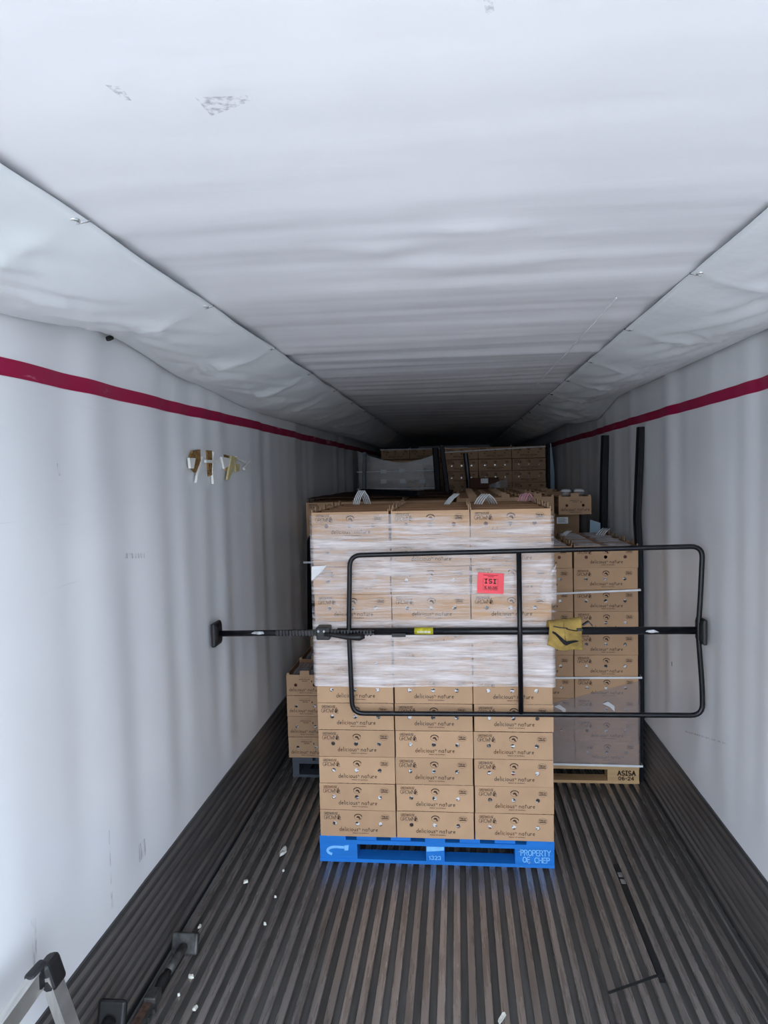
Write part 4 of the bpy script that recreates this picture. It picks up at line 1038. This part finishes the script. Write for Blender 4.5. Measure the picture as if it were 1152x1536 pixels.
for x, z, lab in ((-0.669, 2.080, 'white sticker in the upper row on the far wrapped stack, bright one'), (-0.899, 2.075, 'white sticker in the upper row on the far wrapped stack, hazy one'), (-0.900, 1.952, 'white sticker in the lower row on the far wrapped stack, leftmost'), (-0.663, 1.950, 'white sticker in the lower row on the far wrapped stack, middle'), (-0.425, 1.946, 'white sticker in the lower row on the far wrapped stack, rightmost')):
    o = MB().box(x - 0.038, x + 0.038, 8.876, 8.878, z - 0.026, z + 0.026).build('address_sticker', 'sticker_white'); tag(o, lab, 'sticker', 'stickers on the far wrapped stack')
for x, z, lab in ((0.948, 0.512, 'small pale tape scrap on the grey film of the right wall stack'), (0.640, 0.49, 'pale tape scrap at the inner edge of the grey film')):
    mb = MB(); mb.poly([(x - 0.04, 4.682, z + 0.02), (x - 0.005, 4.680, z + 0.035), (x + 0.035, 4.681, z + 0.005), (x + 0.035, 4.681, z - 0.03), (x + 0.005, 4.68, z)])
    o = mb.build('tape_scrap', 'clamshell_silver'); solid(o, 0.001); tag(o, lab, 'tape')
# dark carton with a sticker on the deep right stack
t = empty('dark_carton', (0.26, 7.95, 1.862), 'dark closed carton with white sticker on the deep right stack', 'carton')
o = MB().box(-0.12, 0.20, 0, 0.2, 0.0, 0.115).build('body', 'cardboard_dark', t); bevel(o, 0.003)
MB().box(0.0, 0.08, -0.002, -0.0005, 0.055, 0.108).build('sticker', 'sticker_white', t)
mb = MB(); mb.grid(lambda u, v: (0.09 + 0.20 * u, -0.012 - 0.02 * math.sin(PI * u), 0.10 * v * (0.35 + 0.65 * u) + 0.004), 10, 8); mb.build('film_wrap', 'film_dim', t, smooth=True)
# foam sheets
def sheet(pts, th, label):
    n = len(pts); mb = MB(); mb.v = [p for p in pts] + [(x, y + th, z) for x, y, z in pts]
    mb.face(range(n)); mb.face([n + k for k in range(n)][::-1])
    for k in range(n): mb.face((k, n + k, n + (k + 1) % n, (k + 1) % n))
    o = mb.build('foam_sheet', 'foam_sheet'); return tag(o, label, 'foam sheet', 'pale foam sheets')
sheet([(1.020, 5.765, 1.30), (1.112, 5.765, 1.30), (1.112, 5.765, 1.622), (1.035, 5.765, 1.648)], 0.02, 'pale blue foam sheet beside the slumped column by the right wall')
sheet([(1.118, 8.80, 0.0), (1.165, 8.80, 0.0), (1.165, 8.80, 2.0), (1.150, 8.80, 2.18), (1.130, 8.80, 2.36), (1.118, 8.80, 2.365)], 0.02, 'pale blue foam sheet at the right edge of the far tall stack')

# ------------------------------------------------------------------ things on the floor at the left
t = empty('floor_load_bar', (-1.205, 2.885, 0.0), 'rusty load bar lying along the left scuff plate with grey foot', 'load bar')
o = MB().box(-0.055, 0.062, -0.014, 0.014, 0.001, 0.085).build('foot_plate', 'grey_steel', t); bevel(o, 0.008); o.rotation_euler.x = -0.35
MB().tube([(0.005, -0.012, 0.040), (0.0, -0.16, 0.038)], 0.019, 12).build('end_tube', 'grey_steel', t, smooth=True)
MB().tube([(0.0, -0.15, 0.038), (-0.002, -0.21, 0.037), (-0.004, -0.29, 0.036)], [0.013, 0.022, 0.012], 10).build('black_sleeve', 'black_rubber', t, smooth=True)
o = MB().box(-0.026, 0.022, -0.34, -0.275, 0.012, 0.060).build('ratchet_housing', 'grey_steel', t); bevel(o, 0.006)
MB().box(-0.022, 0.008, -1.5, -0.33, 0.012, 0.044).build('rack', 'rust', t)
mb = MB(); mb.box(0.010, 0.020, -1.5, -0.33, 0.010, 0.040)
for k in range(24): mb.box(0.020, 0.028, -0.36 - k * 0.045, -0.342 - k * 0.045, 0.014, 0.034)
mb.build('side_rail', 'grey_steel', t)
t = empty('leaning_load_bar', (-1.195, 2.17, 0.0), 'load bar with black square rubber foot propped at the bottom left corner', 'load bar')
o = MB(); o.box(-0.050, 0.050, -0.013, 0.013, 0.185, 0.290); o = o.build('foot_plate', 'black_rubber', t); bevel(o, 0.012, 3); o.rotation_euler.x = -0.30
MB().tube([(0.0, 0.050, 0.225), (0.0, -0.01, 0.210)], [0.022, 0.020], 12).build('collar', 'dark_steel', t, smooth=True)
MB().tube([(0.0, 0.02, 0.215), (0.03, -1.0, 0.017)], 0.017, 12).build('tube', 'worn_metal', t, smooth=True)
# aluminium frame
t = empty('aluminium_frame', (-1.15, 1.81, 0), 'aluminium folding frame with black plastic corner cap leaning by left wall', 'frame')
MB().bar((0.006, 0.004, 0.690), (0.165, 0.075, 0.0), 0.028, 0.052, (0, 1, 0)).build('leg', 'aluminium', t)
MB().bar((-0.008, -0.008, 0.692), (-0.075, -0.62, 0.545), 0.028, 0.056, (0, 0, 1)).build('top_rail', 'aluminium', t)
MB().bar((-0.075, -0.61, 0.55), (-0.07, -0.60, 0.0), 0.030, 0.056, (0, 1, 0)).build('leg', 'aluminium', t)
mb = MB(); mb.bar((-0.004, 0.012, 0.722), (0.018, 0.014, 0.645), 0.040, 0.068, (0, 1, 0)); mb.bar((-0.002, 0.010, 0.700), (-0.020, -0.050, 0.684), 0.037, 0.064, (0, 0, 1))
o = mb.build('corner_cap', 'black_rubber', t); bevel(o, 0.013, 3)

# scraps of packing on the floor
scr = [(-0.975, 3.74, 0.020, 0.095, 'curled white paper scrap left of the blue pallet, the largest'), (-1.094, 3.44, 0.012, 0.028, 'cream foam scrap near the left scuff plate'), (-0.913, 3.32, 0.007, 0.012, 'tiny white crumb below the large paper scrap'),
       (-0.907, 3.107, 0.008, 0.012, 'tiny white crumb on the left floor ribs, lower one'), (-1.12, 2.748, 0.013, 0.018, 'cream crumb beside the rusty load bar'), (-1.039, 2.577, 0.012, 0.026, 'torn cream scrap nearest the camera at the left'),
       (-1.13, 2.644, 0.007, 0.012, 'tiny crumb touching the rusty load bar'), (-1.20, 3.07, 0.007, 0.022, 'small white crumb above the grey foot plate'), (0.132, 2.61, 0.009, 0.075, 'twisted white strip at the bottom middle of the floor'), (-0.93, 3.55, 0.006, 0.010, 'tiny white crumb right below the largest paper scrap')]
for x, y, a, b, lab in scr:
    rr = [random.uniform(0.6, 1.2) for _ in range(7)]
    mb = MB(); n = 7
    pts = [(a * rr[k] * math.cos(2 * PI * k / n), b * 0.6 * rr[-k] * math.sin(2 * PI * k / n)) for k in range(n)]
    mb.v = [(p, q, 0.001) for p, q in pts] + [(p * 0.8, q * 0.85, 0.008 + 0.006 * random.random()) for p, q in pts] + [(0, 0, 0.011)]
    for k in range(n):
        mb.face((k, (k + 1) % n, n + (k + 1) % n, n + k)); mb.face((n + k, n + (k + 1) % n, 2 * n))
    mb.face(range(n - 1, -1, -1))
    o = mb.build('packing_scrap', 'scrap_white', None, (x, y, 0.0)); o.rotation_euler.z = random.uniform(-0.5, 0.1); tag(o, lab, 'scrap', 'scraps on the floor')
